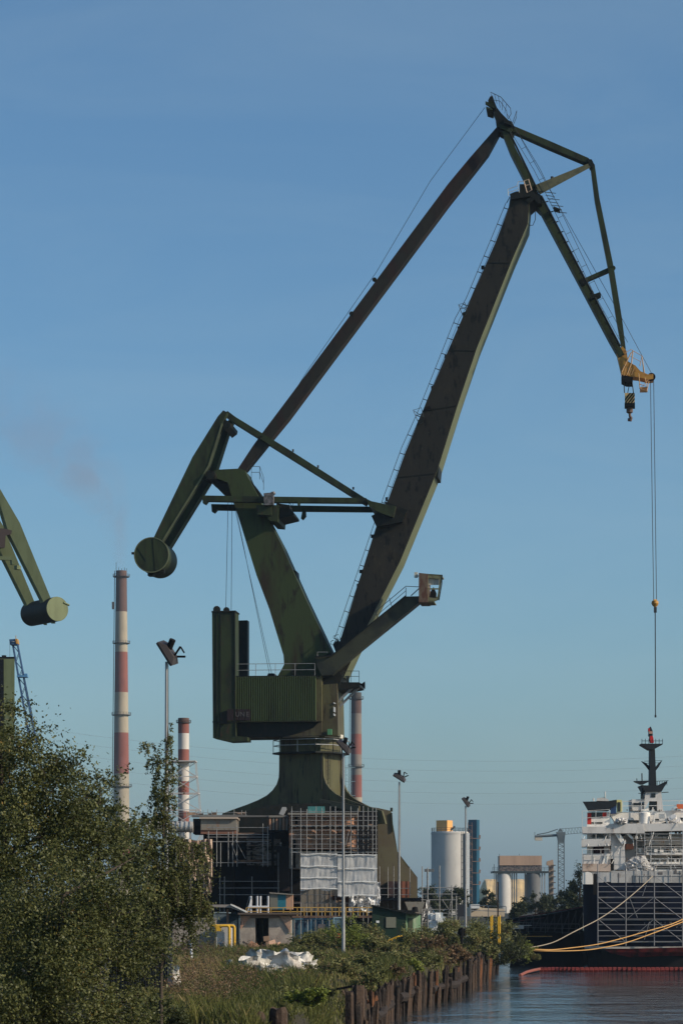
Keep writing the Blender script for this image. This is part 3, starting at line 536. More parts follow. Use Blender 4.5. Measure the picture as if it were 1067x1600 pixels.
mb = MB(); mb.box(c2+N2*1.2+Vector((0,0,-1.7)), (.5,.8,.2)); mb.box(c2+N2*3.4+Vector((0,0,-1.7)), (.4,.8,.2)); mb.tube(c2+xx*.9+Vector((0,0,.9)), c2+xx*1.75+Vector((0,0,.6)), .15); mb.build('drum_bracket', LG, d2)
mb = MB(); mb.prism([L2(x,y) for x,y in [(-40,868),(24,869.5),(24,882),(19.5,882),(19,875),(-40,874)]], N2*.5); mb.tube(L2(28,884), L2(28,890), .45, 8); mb.build('luffing_rack', LG, lc)
mb = MB(); mb.prism([L2(x,y,-1) for x,y in [(-30,826),(0,827),(14,830),(13,836),(4,838),(3,857),(-30,857)]], N2*2); mb.build('drive_housing', mat('drive_brown', (.07,.05,.045), .6), lc)
mb = MB(); mb.prism([P(x,y,D2-5) for x,y in [(-60,1027),(23.5,1028),(23.5,1200),(-60,1200)]], (-1.5,4,0)); cwb = mb.build('counterweight_box', LG, lc)
mb = MB(); mb.prism([P(x,y,D2-5.02) for x,y in [(-61,1026.2),(23.8,1026.2),(23.8,1029),(-61,1029)]], (-1.5,4.1,0)); mb.prism([P(x,y,D2-5.1) for x,y in [(-40,1030),(6.5,1030),(6.5,1199),(-40,1199)]], (0,.08,0)); mb.tube(P(7,1024,D2-4), P(7,1027,D2-4), .3, 8); mb.build('box_trim', BLK, cwb)
mb = MB(); mb.prism([P(x,y,D2-2) for x,y in [(-180,730),(-60,735),(-90,1090),(-150,1090)]], (0,4,0)); mb.build('mast', LG, lc)
mb = MB(); mb.prism([P(x,y,D2-6) for x,y in [(-180,1090),(-60,1090),(-60,1180),(-180,1180)]], (0,9,0)); mb.build('machinery_house', LG, lc)
mb = MB(); mb.prism([P(x,y,D2-2) for x,y in [(-140,1180),(-100,1180),(-95,1300),(-60,1454),(-180,1454),(-145,1300)]], (0,4,0)); mb.build('pedestal', LG, lc)

# ------------------------------------------------------------------ blue lattice boom far left
DB = 420; BLU = mat('lattice_blue', (.03,.07,.15), .5)
bl = thing('lattice_crane', (P(120,1410,DB).x, DB, 0), 'blue lattice crane boom leaning left behind the birches at the left edge', 'crane')
mb = MB(); a0, b0 = P(20,1007,DB), P(98,1448,DB); a1, b1 = P(27.5,1007,DB), P(112,1448,DB)
ch = []
for yy in (0, 1.1): ch += [(a0+Vector((0,yy,0)), b0+Vector((0,yy*1.6,0))), (a1+Vector((0,yy,0)), b1+Vector((0,yy*1.6,0)))]
for a_, b_ in ch: mb.tube(a_, b_, .11, 5)
n_ = 34
for i in range(n_):
    t0_, t1_ = i/n_, (i+1)/n_
    for c_, d_ in ((0,1),(2,3),(0,2),(1,3)):
        p_, q_ = ch[c_], ch[d_]
        if i % 2: p_, q_ = q_, p_
        mb.tube(p_[0].lerp(p_[1], t0_), q_[0].lerp(q_[1], t1_), .055, 4)
mb.build('lattice_boom', BLU, bl)
mb = MB(); mb.prism([P(x,y,DB-.4) for x,y in [(15,999),(27,998),(28.5,1005),(27,1007.5),(16,1007)]], (0,2,0)); hd = mb.build('boom_head', BLU, bl)
mb = MB(); mb.prism([P(x,y,DB-.5) for x,y in [(24.5,998.5),(27.5,998),(28.5,1005.5),(26,1006)]], (0,2.2,0)); mb.tube(P(25.5,998,DB), P(25.5,993,DB), .06); mb.build('yellow_panel', YEL, hd)
mb = MB(); mb.lathe(P(20.5,1002.7,DB-.45), [(.3,-.01),(.3,.01)], 12); o = mb.build('round_mark', WHT, hd); 
mb = MB(); mb.box(P(36,1057,DB), (1.7,1.6,.35)); mb.box(P(41,1055,DB), (.5,.5,.5)); mb.build('boom_collar', mat('collar_blue', (.08,.2,.36), .5), bl)
mb = MB()
for k in (0, 3): mb.tube(P(27,1005,DB), P(104+k*6,1440,DB+3), .035, 4)
mb.tube(P(16,1005,DB), P(16,1026,DB), .03, 4); mb.build('boom_rope', ROPE, bl)
mb = MB(); mb.box((P(105,1410,DB).x, DB+2, 1.6), (5,6,2.4)); mb.box((P(105,1410,DB).x, DB+2, .4), (6,7,.8)); mb.build('crawler_base', BLU, bl)

# ------------------------------------------------------------------ chimneys
def chm(name, cols): return [mat(name+'_%s' % k, c, .85, layers=[(.15,(1,1,.3),tuple(v*.75 for v in c),.45,.65),(1.2,(1,1,.15),tuple(v*.6 for v in c),.62,.75)]) for k, c in cols]
CM = chm('chimney', [('red',(.22,.082,.065)),('cream',(.34,.29,.22)),('brown',(.11,.065,.055)),('cap',(.07,.06,.055)),('white',(.52,.48,.44)),('dusk',(.2,.17,.15))])
def chimney(label, px, D, tops, rad, rings, ladderx=None):
    base = P(px, HY, D); base.z = 0
    ch = thing('chimney', base, label, 'chimney'); mb = MB()
    ys = [y for y, _ in tops]+[HY+15200/D+0.0]; nseg = len(tops)
    def rz(y): f = (y-ys[0])/(ys[-1]-ys[0]); return rad[0]+(rad[1]-rad[0])*f
    for i, (y, mi) in enumerate(tops):
        mb.cur = mi; z0 = CZ+(HY-y)*D/F; z1 = max(0, CZ+(HY-ys[i+1])*D/F)
        mb.loft([[base+Vector((r_*math.cos(6.28318*k/36), r_*math.sin(6.28318*k/36), z)) for k in range(36)] for r_, z in ((rz(y), z0), (rz(ys[i+1]), z1))], cap=(i == 0))
    shaft = mb.build('shaft', CM, ch, True)
    for y, ex in rings:
        z = CZ+(HY-y)*D/F; r_ = rz(y); mb = MB(); h = D/F
        mb.lathe(base, [(r_*.9,z-1.2*h),(r_+ex,z-.8*h),(r_+ex,z),(r_*.9,z)], 28)
        for k in range(20):
            a_ = 6.28318*k/20; p_ = base+Vector(((r_+ex)*math.cos(a_), (r_+ex)*math.sin(a_), z)); mb.tube(p_, p_+Vector((0,0,3.6*h)), .14*h*2, 4)
        mb.lathe(base, [(r_+ex-.05,z+3.4*h),(r_+ex+.05,z+3.4*h),(r_+ex+.05,z+3.7*h),(r_+ex-.05,z+3.7*h)], 28, False)
        mb.build('gallery', CM[3], ch)
    if ladderx:
        mb = MB(); top_ = base+Vector((-rz(ys[0])-.5, 0, CZ+(HY-ys[0])*D/F)); bt = base+Vector((-rz(ys[-1])-.5,0,0)); ladder(mb, top_, bt, (0,-.8,0), 3.0, .16); mb.build('ladder', CM[3], ch)
    return ch
ch1 = chimney('tallest chimney, red and cream banded concrete, smoking behind the birches', 190, 1200, [(892,2),(903,2),(956,1),(1019,0),(1082,1),(1145,0),(1209,1),(1300,0),(1350,1)], (2.55,4.3), [(901,1.3),(1005,1.1),(1117,1.2),(1229,1.2)], 1)
mb = MB(); tz = CZ+(HY-892)*.3; bx = P(190,HY,1200); 
for k,hh in ((-2.4,4),(-1.2,1.6),(.2,1.2),(1.5,1.6),(2.4,1.2)): mb.tube((bx.x+k,1200,tz-.5), (bx.x+k,1200,tz+hh), .15, 4)
mb.box((bx.x-3.6, 1198, tz-16.5), (1.2,.8,3.4)); mb.build('lightning_rod', CM[3], ch1)
ch2 = chimney('short red and white banded chimney standing inside a pale steel lattice frame', 287.2, 520, [(1122,2),(1131,0),(1146,4),(1171,0),(1190,4),(1221,0),(1242,4),(1268,0),(1290,4)], (1.12,1.12), [(1129,.35)])
mb = MB(); fr2 = mat('lattice_pale', (.45,.42,.4), .6)
def Lq(px, py, dy): return P(px, py, 520)+Vector((0,dy,0))
lv = [(1190,(270,306)),(1214,(267.5,308)),(1240,(265,311)),(1266,(262,313)),(1300,(258,317)),(1439,(245,330))]
for (ya,(la_,ra)),(yb,(lb,rb)) in zip(lv, lv[1:]):
    for dy in (-2.4, 2.4):
        for a_, b_ in (((la_,ya),(lb,yb)),((ra,ya),(rb,yb)),((la_,ya),(rb,yb)),((ra,ya),(lb,yb))): mb.tube(Lq(*a_,dy), Lq(*b_,dy), .1, 4)
        mb.tube(Lq(la_,ya,dy), Lq(ra,ya,dy), .12, 4)
    mb.tube(Lq(la_,ya,-2.4), Lq(la_,ya,2.4), .12, 4); mb.tube(Lq(ra,ya,-2.4), Lq(ra,ya,2.4), .12, 4)
mb.box(P(288,1190,520), (5,5.4,.2)); mb.build('support_frame', fr2, ch2)
ch3 = chimney('dusky red and grey banded chimney rising right behind the crane column', 556.5, 1000, [(1082,3),(1092,2),(1115,5),(1147,0),(1179,5),(1211,0),(1246,1),(1330,0)], (2.0,2.5), [(1092,.8),(1198,.9)], 1)
# lattice mast beside that chimney
lm = MB(); a_, b_ = 540.5, 549
for x in (a_, b_):
    for dy in (0, 1): lm.tube(P(x,1196,480)+Vector((0,dy,0)), P(x,1441,480)+Vector((0,dy,0)), .05, 4)
for i in range(48):
    y = 1196+i*5; lm.tube(P(a_,y,480), P(b_,y,480), .035, 4); lm.tube(P(a_ if i%2 else b_,y,480), P(b_ if i%2 else a_,y+5,480), .035, 4)
for y in (1199,1221,1243): lm.tube(P(539,y,480), P(555,y,480), .06, 4)
tag(lm.build('lattice_mast', mat('mast_bluegrey', (.25,.35,.38), .5)), 'thin pale lattice mast squeezed between the crane column and dusky chimney', 'mast')
# smoke
SM = bpy.data.materials.new('smoke'); SM.use_nodes = True; t = SM.node_tree; t.nodes.remove(t.nodes['Principled BSDF'])
pv = t.nodes.new('ShaderNodeVolumePrincipled'); pv.inputs['Color'].default_value = (.62,.44,.43,1); pv.inputs['Anisotropy'].default_value = .1
tc = t.nodes.new('ShaderNodeTexCoord'); ns = t.nodes.new('ShaderNodeTexNoise'); ns.inputs['Scale'].default_value = .045; ns.inputs['Detail'].default_value = 3
mr = t.nodes.new('ShaderNodeMapRange'); mr.inputs[1].default_value = .38; mr.inputs[2].default_value = .8; mr.inputs[4].default_value = .012
t.links.new(tc.outputs['Object'], ns.inputs['Vector']); t.links.new(ns.outputs[0], mr.inputs[0]); sx = t.nodes.new('ShaderNodeSeparateXYZ'); t.links.new(tc.outputs['Object'], sx.inputs[0]); fd = t.nodes.new('ShaderNodeMapRange'); fd.inputs[1].default_value = 0; fd.inputs[2].default_value = 82; fd.inputs[3].default_value = 1.5; fd.inputs[4].default_value = .12
t.links.new(sx.outputs['Z'], fd.inputs[0]); ml = t.nodes.new('ShaderNodeMath'); ml.operation = 'MULTIPLY'; t.links.new(mr.outputs[0], ml.inputs[0]); t.links.new(fd.outputs[0], ml.inputs[1]); ns.inputs['Distortion'].default_value = 1.2; t.links.new(ml.outputs[0], pv.inputs['Density']); t.links.new(pv.outputs[0], t.nodes['Material Output'].inputs['Volume'])
smk = thing('smoke', (P(189,HY,1200).x, 1200, CZ+(HY-890)*.3), 'thin pinkish smoke drifting up left from the tallest chimney', 'smoke'); smk['kind'] = 'stuff'
for f_ in (1.25, .95, .65, .38):
    mb = MB(); mb.path([P(189.5,889,1200), P(187,865,1200), P(183,835,1201), P(174,800,1202), P(160,765,1203), P(132,728,1205), P(92,690,1208), P(45,655,1212), P(0,630,1216), P(-50,612,1220), P(-90,600,1224)], [v*f_ for v in (2.0,3.6,5.5,8,11,14,17,20,20,14,5)], 20); tag(mb.build('smoke_layer', SM, smk, True), kind='stuff')

# ------------------------------------------------------------------ floodlight masts
def lampmast(px, ytop, D, r, tilt, label, hx):
    base = P(px, HY, D); base.z = 0; s = D/F
    m_ = thing('floodlight_mast', base, label, 'floodlight mast', 'floodlight masts lining the quay')
    ztop = CZ+(HY-ytop)*s; mb = MB(); n = 14
    mb.loft([[base+Vector((rr_*math.cos(6.28318*i/n), rr_*math.sin(6.28318*i/n), z)) for i in range(n)] for rr_, z in ((r*1.7,0),(r*1.6,.8),(r*1.25,ztop*.5),(r*.8,ztop))]); mb.build('pole', STEEL, m_, True)
    mb = MB(); c = base+Vector((hx*.1,0,ztop+.35)); Mr = Matrix.Rotation(tilt, 3, 'Y') @ Matrix.Rotation(R(25), 3, 'X')
    hwid = 1.0; fl = lambda x, y, z: c + Mr @ Vector((x, y, z))
    pts = [(-.58,-.32,-.02),(.58,-.32,-.02),(.58,.32,-.02),(-.58,.32,-.02)]
    mb.loft([[fl(*p) for p in pts], [fl(p[0]*1.04,p[1]*1.04,.08) for p in pts], [fl(p[0]*.55,p[1]*.6,.3) for p in pts]]); fh = mb.build('lamp_head', mat('lamp_housing', (.045,.038,.038), .5), m_)
    mb = MB(); mb.loft([[fl(p[0]*.9,p[1]*.85,-.03) for p in pts], [fl(p[0]*.9,p[1]*.85,-.035) for p in pts]]); mb.build('lamp_glass', mat('lamp_lens', (.16,.13,.11), .25, spec=.6), fh)
    mb = MB(); mb.tube(fl(-.1,0,.2), fl(-.35,0,.62), .14, 8); mb.tube(fl(.3,0,.2), fl(.1,0,.75), .05, 5); mb.tube(fl(.3,.2,.2), fl(.55,.2,.6), .05, 5); mb.tube(fl(.1,0,.75), fl(.4,.1,.7), .04, 5); mb.build('lamp_bracket', BLK, fh)
    mb = MB(); mb.tube(base+Vector((r*1.2,-.05,2)), base+Vector((r*1.1,-.05,ztop)), .015, 4); mb.build('cable', ROPE, m_)
    return m_
lampmast(260.5, 1034, 112, .075, R(58), 'nearest floodlight mast, lamp tilted steeply, poking above the drooping birch', 0)
lampmast(536.5, 1176, 175, .075, R(48), 'floodlight mast standing in front of the rusty scaffolded block and white sheeting', 0)
lampmast(623.5, 1222, 226, .08, R(32), 'floodlight mast rising beside the dark green hut, lamp tilted gently', 0)
lampmast(727, 1259, 275, .085, R(55), 'farthest floodlight mast, in front of the big grey silo', 0)

# ------------------------------------------------------------------ distant industry
sil = thing('storage_silo', (P(702.5,HY,800).x, 800, 0), 'big round pale grey silo with an orange box on its roof', 'silo')
SIL = mat('silo_concrete', (0.4920,0.4674,0.4346), .8, layers=[(.12,(1,1,.5),(0.4100,0.3854,0.3608),.4,.6),(1,(1,1,.1),(0.3280,0.3034,0.2788),.64,.76)])
sb = P(702.5,HY,800); sb.z = 0; zt = CZ+(HY-1299.5)*.2
mb = MB(); mb.lathe(sb, [(5.8,0),(5.8,zt-.8),(5.9,zt-.8),(5.9,zt-.3),(5.8,zt-.3),(5.6,zt)], 56); mb.build('silo_wall', SIL, sil, True)
mb = MB()
pr = [sb+Vector((5.7*math.cos(a), 5.7*math.sin(a), zt-.2)) for a in np.linspace(0,6.283,25)]; railing(mb, pr, 1.3, 1.5, .06)
ladder(mb, sb+Vector((3.4,-4.8,0)), sb+Vector((3.4,-4.8,zt)), (.6,.2,0), 2, .08); mb.tube(sb+Vector((0,-2,zt+.2)), sb+Vector((1.5,-2,zt+1.6)), .3, 8); mb.build('silo_railing', GR, sil)
mb = MB(); mb.box(sb+Vector((-1.75,-1.5,zt+1.7)), (3.9,3.4,3.5), R(-32)); mb.build('roof_box', mat('orange_cladding', (.72,.36,.115), .7, layers=[(.8,(1,1,.3),(.6,.3,.10),.5,.7)]), sil)
bt = thing('lift_tower', (P(740,HY,806).x, 806, 0), 'tall narrow blue lift tower attached to the big grey silo', 'tower')
mb = MB(); q0 = P(740,HY,806); zt2 = CZ+(HY-1281)*.2015; mb.box((q0.x, 806, zt2/2), (2.75,2.75,zt2), R(-22)); mb.build('tower_shaft', mat('blue_cladding', (.008,.065,.11), .6, layers=[(.6,(1,1,.2),(.006,.048,.085),.45,.65)]), bt)
mb = MB()
for y in range(1290, 1412, 5): mb.beam(P(731,y,803), P(738,y+ (4 if (y//5)%2 else 0),803), .12, .12)
mb.tube(P(731,1285,803), P(731,1425,803), .1, 4); mb.tube(P(737,1285,803), P(737,1425,803), .1, 4)
for y in range(1310,1400,18): mb.box(P(744,y,803), (2.4,1.2,.2)); mb.box(P(749,y-3,803), (.5,1.2,.9))
mb.build('stair', mat('stair_rust', (.2,.13,.1), .7), bt)
mb = MB(); mb.box(P(729.5,1362,796), (1.5,1.2,24.0)); mb.build('cable_duct', WHT, bt)
# double silo building
S2 = thing('silo_building', (P(813,HY,900).x, 900, 0), 'brown clad hall carried on top of two grey silos', 'silo building')
s2 = .225
mb = MB(); mb.prism([P(x,y,897) for x,y in [(780,1337),(846,1337),(846,1352),(780,1352)]], (0,9,0)); mb.build('upper_hall', mat('tan_cladding', (.44,.29,.20), .8, layers=[(.3,(1,1,.1),(.36,.24,.17),.45,.65)]), S2)
mb = MB(); mb.prism([P(x,y,897.3) for x,y in [(780,1352),(846,1352),(846,1361),(780,1361)]], (0,8.5,0)); mb.build('lattice_storey', mat('lattice_brown', (.2,.15,.13), .8, layers=[(2,(1,1,1),(.06,.05,.05),.5,.52)]), S2)
mb = MB(); mb.prism([P(x,y,896) for x,y in [(769,1361),(857,1361),(857,1364),(769,1364)]], (0,11,0)); railing(mb, [P(769,1361,896), P(857,1361,896)], 1.3, 1.6, .07); mb.tube(P(771.5,1350,896), P(771.5,1427,896), .12, 4); mb.tube(P(780,1337,897), P(780,1334,897), .08, 4); mb.tube(P(811,1337,897), P(811,1334,897), .08, 4); mb.build('platform', GR, S2)
for (x, r_, m_) in [(786.8,11.0,SIL),(832.5,11.5,mat('silo_dark', (.13,.13,.13), .8, layers=[(.3,(1,1,.2),(.1,.1,.1),.45,.65)]))]:
    mb = MB(); b_ = P(x,HY,898.5); b_.z = 0; mb.lathe(b_, [(r_*s2,0),(r_*s2,CZ+(HY-1366)*s2-.3),(r_*s2-.3,CZ+(HY-1364)*s2)], 40); mb.build('silo', m_, S2, True)
mb = MB()
for x in (774.5,799.5,803,806.6,820,846.5,850.5): mb.prism([P(x-.9,1364,899), P(x+.9,1364,899), P(x+.9,1426,899), P(x-.9,1426,899)], (0,.8,0))
mb.build('leg', STEEL, S2)
st_ = thing('stair_tower', (P(860,HY,905).x, 905, 0), 'slim tan stair tower with landings right of the brown hall', 'tower')
mb = MB(); mb.prism([P(x,y,905) for x,y in [(854,1346),(863.5,1343),(864.5,1352),(864,1425),(858,1425),(857,1352),(854,1352)]], (0,2.5,0)); mb.build('tower_shaft', mat('tan_concrete', (.34,.25,.18), .8), st_)
mb = MB()
for y in range(1352, 1420, 9): mb.box(P(864.5,y,904.6), (1.2,2,.35)); mb.box(P(861,y+4,904.6), (1.2,.6,.8))
mb.build('landing', mat('landing_dark', (.1,.08,.07), .8), st_)
# sand heap, low sheds, trees line
mb = MB(); gx = []; nx_, ny_ = 40, 6
vs = []; fs = []
for j in range(ny_+1):
    for i in range(nx_+1):
        x = 740+i*(110/nx_); u = i/nx_; hgt = 17.5*min(1, 6*u, 6*(1-u))*math.sin(math.pi*min(1,max(0,j/ny_)))**.6
        vs.append(Vector(((x-HX)*1500/F, 1480+j*12, max(0,hgt)+random.uniform(-.12,.12)*(0<j<ny_) - (.2 if j in (0,ny_) else 0))))
for j in range(ny_):
    for i in range(nx_): a_ = j*(nx_+1)+i; fs.append([a_,a_+1,a_+nx_+2,a_+nx_+1])
mb.add(vs, fs); tag(mb.build('sand_heap', mat('sand', (.66,.46,.22), .9, layers=[(.06,(1,1,3),(.5,.36,.2),.45,.6)])), 'long sunlit yellow heap on the horizon behind the silos', 'heap')
mb = MB(); mb.prism([P(x,y,320) for x,y in [(735,1418),(788,1420),(788,1432),(735,1432)]], (0,14,0)); sh = mb.build('long_shed', mat('shed_cream', (.55,.45,.33), .8)); tag(sh, 'long low cream shed behind the yellow posts', 'shed')
mb = MB(); mb.prism([P(x,y,319) for x,y in [(735.5,1413),(749,1413),(749,1419.5),(735.5,1419.5)]], (0,4,0)); tag(mb.build('roof_cabin', WHT), 'small white cabin in front of the blue tower', 'cabin')
mb = MB(); mb.prism([P(x,y,308) for x,y in [(713,1413),(728,1413),(728,1432),(713,1432)]], (0,3,0)); dc_ = mb.build('site_container', mat('container_black', (.03,.033,.04), .7)); tag(dc_, 'near-black site container with pale letters left of farthest mast', 'container')
mb = MB(); mb.prism([P(x,y,500) for x,y in [(640,1403),(676,1402),(676,1430),(640,1430)]], (0,20,0)); tag(mb.build('warehouse', mat('warehouse_grey', (.25,.25,.26), .8)), 'low grey warehouse far off left of the grey silo', 'warehouse')
# tower crane
TC = thing('tower_crane', (P(876,HY,1000).x, 1000, 0), 'distant slender tower crane with horizontal jib left of the ship', 'crane'); TCM = mat('tower_crane_steel', (.10,.12,.13), .6)
mb = MB(); s3 = .25
x0, x1 = P(871.5,0,1000).x, P(880.7,0,1000).x
for x in (x0, x1):
    for y in (999, 1001.3): mb.tube((x,y,0), (x,y,CZ+(HY-1304)*s3), .15, 4)
nz = 26; H = CZ+(HY-1304)*s3
for i in range(nz):
    za, zb2 = H*i/nz, H*(i+1)/nz
    for y in (999, 1001.3): mb.tube((x0 if i%2 else x1,y,za), (x1 if i%2 else x0,y,zb2), .09, 4); mb.tube((x0,y,za), (x1,y,za), .07, 4)
mb.build('mast', TCM, TC)
mb = MB(); mb.prism([P(x,y,999) for x,y in [(869,1300),(883,1300),(881,1317),(872,1317)]], (0,2.3,0)); mb.prism([P(x,y,999.5) for x,y in [(871,1299.5),(874,1294.5),(876,1294.5),(879,1299.5)]], (0,1.5,0)); mb.build('slewing_unit', TCM, TC)
mb = MB(); jb = [P(878,1304,1000), P(990,1294,1000)]; jt = [P(876,1295,1000), P(990,1287,1000)]
mb.tube(*jb, .12, 4); mb.tube(*jt, .12, 4); mb.tube(jb[0]+Vector((0,1.5,0)), jb[1]+Vector((0,1.5,0)), .12, 4)
for i in range(24):
    a_ = jb[0].lerp(jb[1], i/24); b_ = jt[0].lerp(jt[1], (i+.5)/24); c_ = jb[0].lerp(jb[1], (i+1)/24); mb.tube(a_, b_, .07, 4); mb.tube(b_, c_, .07, 4)
mb.build('jib', TCM, TC)
mb = MB(); mb.path([P(835,1307,1000), P(870,1305,1000)], .5, 4); mb.path([P(838,1304,1000), P(855,1301,1000), P(871,1295.5,1000)], .18, 4); mb.tube(P(835,1300,1000), P(835,1312,1000), .12, 4); cj = mb.build('counter_jib', TCM, TC)
mb = MB(); mb.box(P(841,1311,1000), (2.8,1.6,1.2)); mb.build('counterweight', mat('cream_block', (.45,.4,.33), .8), cj)
# power lines
mb = MB()
for y0, sag in ((1204,-3),(1222,-2),(1238,0),(1254,2),(1190,-8)):
    pts = [P(x, y0+3+sag*.3+((x-800)/300)**2*-9 + (x-540)*-.004, 1500) for x in range(-200, 1500, 60)]; mb.path(pts, .055, 4)
tag(mb.build('power_lines', mat('power_line', (.28,.32,.36), .6)), 'faint high-voltage lines sagging across the sky behind the silos', 'power line')

# ------------------------------------------------------------------ foliage tools
def leaf_mesh(name, cen, size, lv, m, parent=None, off=None, flat=.5, up=None):
    """one leaf-shaped quad (rhombus) per centre, random orientation"""
    n = len(cen); cen = np.asarray(cen, dtype=np.float64); size = np.broadcast_to(size, n)[:, None]
    d = rng.normal(size=(n, 3)); d[:, 2] = d[:, 2]*.8-.5 if up is None else d[:, 2]*.6+up; d /= np.linalg.norm(d, axis=1)[:, None]
    e = rng.normal(size=(n, 3)); e -= (e*d).sum(1)[:, None]*d; e /= np.linalg.norm(e, axis=1)[:, None]
    a = cen; b = cen+d*size*.5+e*size*flat*.5; c = cen+d*size; f = cen+d*size*.5-e*size*flat*.5
    V = np.stack([a, b, c, f], 1).reshape(-1, 3)
    if off is None:
        off = np.array([V[:,0].mean(), V[:,1].mean(), V[:,2].min()])
    me = bpy.data.meshes.new(name); me.vertices.add(4*n); me.vertices.foreach_set('co', (V-off).astype(np.float32).ravel())
    me.loops.add(4*n); me.loops.foreach_set('vertex_index', np.arange(4*n, dtype=np.int32)); me.polygons.add(n)
    me.polygons.foreach_set('loop_start', np.arange(0, 4*n, 4, dtype=np.int32)); me.polygons.foreach_set('loop_total', np.full(n, 4, dtype=np.int32))
    me.update(); at = me.attributes.new('lv', 'FLOAT', 'FACE'); at.data.foreach_set('value', np.asarray(lv, dtype=np.float32)); me.materials.append(m)
    o = bpy.data.objects.new(name, me); sc.collection.objects.link(o)
    if parent is not None: o.parent = parent
    else: o.location = off
    WORLD[o] = Vector(off); return o
def strands(blobs, ntw, k, L, droop, spread=.35, out=.6, clump=20):
    """twigs start in blob volumes, arc outward then hang; returns leaf centres and twig polylines"""
    vol = np.array([b[1][0]*b[1][2]*max(b[1][1], .3) *(.5 if len(b) > 2 and b[2] < .5 else 1) for b in blobs])**.8; vol /= vol.sum(); C_ = []; T_ = []
    idx = rng.choice(len(blobs), ntw, p=vol)
    cl_ = {}
    for i in idx:
        c, r = np.array(blobs[i][0]), np.array(blobs[i][1])
        if i not in cl_:
            sp = len(blobs[i]) > 2 and blobs[i][2] < .5; nc = max(4, int(ntw*vol[i]/(clump if not sp else 2))); q = rng.normal(size=(nc,3)); q /= np.linalg.norm(q, axis=1)[:,None]; cl_[i] = q*(rng.uniform(.2,1,nc)**.4)[:,None]
        u_ = cl_[i][rng.integers(len(cl_[i]))]+rng.normal(size=3)*(.3 if len(blobs[i]) > 2 and blobs[i][2] < .5 else .11); p = c+u_*r; d = u_/np.linalg.norm(u_)
        v = d*out+rng.normal(size=3)*.5+np.array([0,0,.5]); ln = L*rng.uniform(.4, 1.3)*(blobs[i][2] if len(blobs[i]) > 2 else 1); s = ln/k; pts = [p.copy()]
        for q in range(k):
            v = v+np.array([0,0,-droop])*s/ max(.15, ln)*2; vn = v/np.linalg.norm(v); p = p+vn*s; pts.append(p.copy())
        T_.append(pts); pts = np.array(pts); 
        for _ in range(3): C_.append(pts+rng.normal(size=pts.shape)*spread*ln*.22)
    return np.concatenate(C_), T_
def tree(name, label, cat, base, trunk, blobs, ntw, k, L, leaf, m, bark, droop=1.0, tr=.1, group=None, twigs=60, spread=.35, limbs=True, flat=.55):
    root = thing(name, base, label, cat, group)
    cen, tw = strands(blobs, ntw, k, L, droop, spread); n = len(cen)
    # clumpy colour variation belonging to the leaves themselves
    cl = np.sin(cen[:,0]*2.1/leaf*.1+cen[:,2]*1.3)*.12; lv = np.clip(rng.beta(2.2,2.6,n)+cl*.6, 0, 1)
    leaf_mesh('crown', cen, leaf*rng.uniform(.6, 1.25, n), lv, m, root, np.array(base), flat)
    mb = MB(); tp = [Vector(p) for p in trunk]; nn = len(tp); mb.path(tp, [tr*(1-.75*i/(nn-1)) for i in range(nn)], 8)
    if limbs:
        for b in blobs:
            if b[1][0] < .2 and len(b) > 2: continue
            c = Vector(b[0]); z = c.z-b[1][2]*.8-.4; j = min(range(nn), key=lambda i: abs(tp[i].z-z)); a = tp[j]
            mid_ = a.lerp(c, .5)+Vector((random.uniform(-.1,.1),0,(c-a).length*.02)); mb.path([a, mid_, c], [tr*.4, tr*.25, tr*.08], 5)
    mb.build('trunk', bark, root)
    mb = MB()
    for pts in random.sample(tw, min(twigs, len(tw))): mb.path(pts[::2] if len(pts) > 4 else pts, leaf*.07, 3)
    mb.build('twigs', BARKD, root); return root
def BL(px, py, rx, D, ry=None, rd=None):
    s = D/F; c = P(px, py, D); return (tuple(c), (rx*s, (rd or rx)*s, (ry or rx)*s))
# foreground birches, left
def gx(px, D): return ((px-HX)*D/F, D, 0)
tree('birch_tree', 'tallest leafy birch filling the left edge of the picture', 'tree', gx(15,50), [Vector(gx(15,50)), P(12,1500,50), P(8,1350,50), P(0,1150,50)],
     [BL(15,1195,62,50), BL(-30,1160,60,51), BL(0,1130,32,50,26), BL(60,1255,78,50), BL(-20,1300,85,50), BL(95,1215,38,50,42), BL(120,1275,42,50), BL(60,1350,90,49), BL(155,1320,42,50,40), BL(-15,1420,85,49), BL(60,1450,80,48.5)], 2900, 7, .78, .070, LEAF, BARKD, 1.1, .13, twigs=150)
tree('birch_tree', 'broad bushy birch low in the bottom left corner', 'tree', gx(90,44), [Vector(gx(90,44)), P(92,1560,44), P(95,1460,44), P(98,1400,44)],
     [BL(110,1405,85,44), BL(40,1480,85,43.5), BL(150,1480,70,44), BL(185,1400,55,44.5), BL(90,1560,110,43), BL(190,1550,50,43.5,45), BL(0,1570,80,43), BL(215,1470,34,44.5,60), BL(60,1640,110,42.5), BL(170,1640,75,43), BL(210,1340,36,45,40), BL(232,1500,24,44,48), BL(226,1420,24,44,40)], 3200, 7, .64, .061, LEAF, BARKD, 1.0, .1, twigs=150)
tree('birch_sapling', 'small birch with pointed top between the broad birch and the tall chimney', 'tree', gx(155,56), [Vector(gx(155,56)), P(155,1500,56), P(155,1380,56), P(157,1225,56)],
     [BL(158,1235,20,56,22), BL(130,1240,16,56,16), BL(150,1270,28,56,30), BL(145,1310,40,56,34), BL(175,1345,35,56), BL(110,1330,40,56)], 520, 6, .5, .08, LEAFD, BARKD, .5, .06, twigs=80)
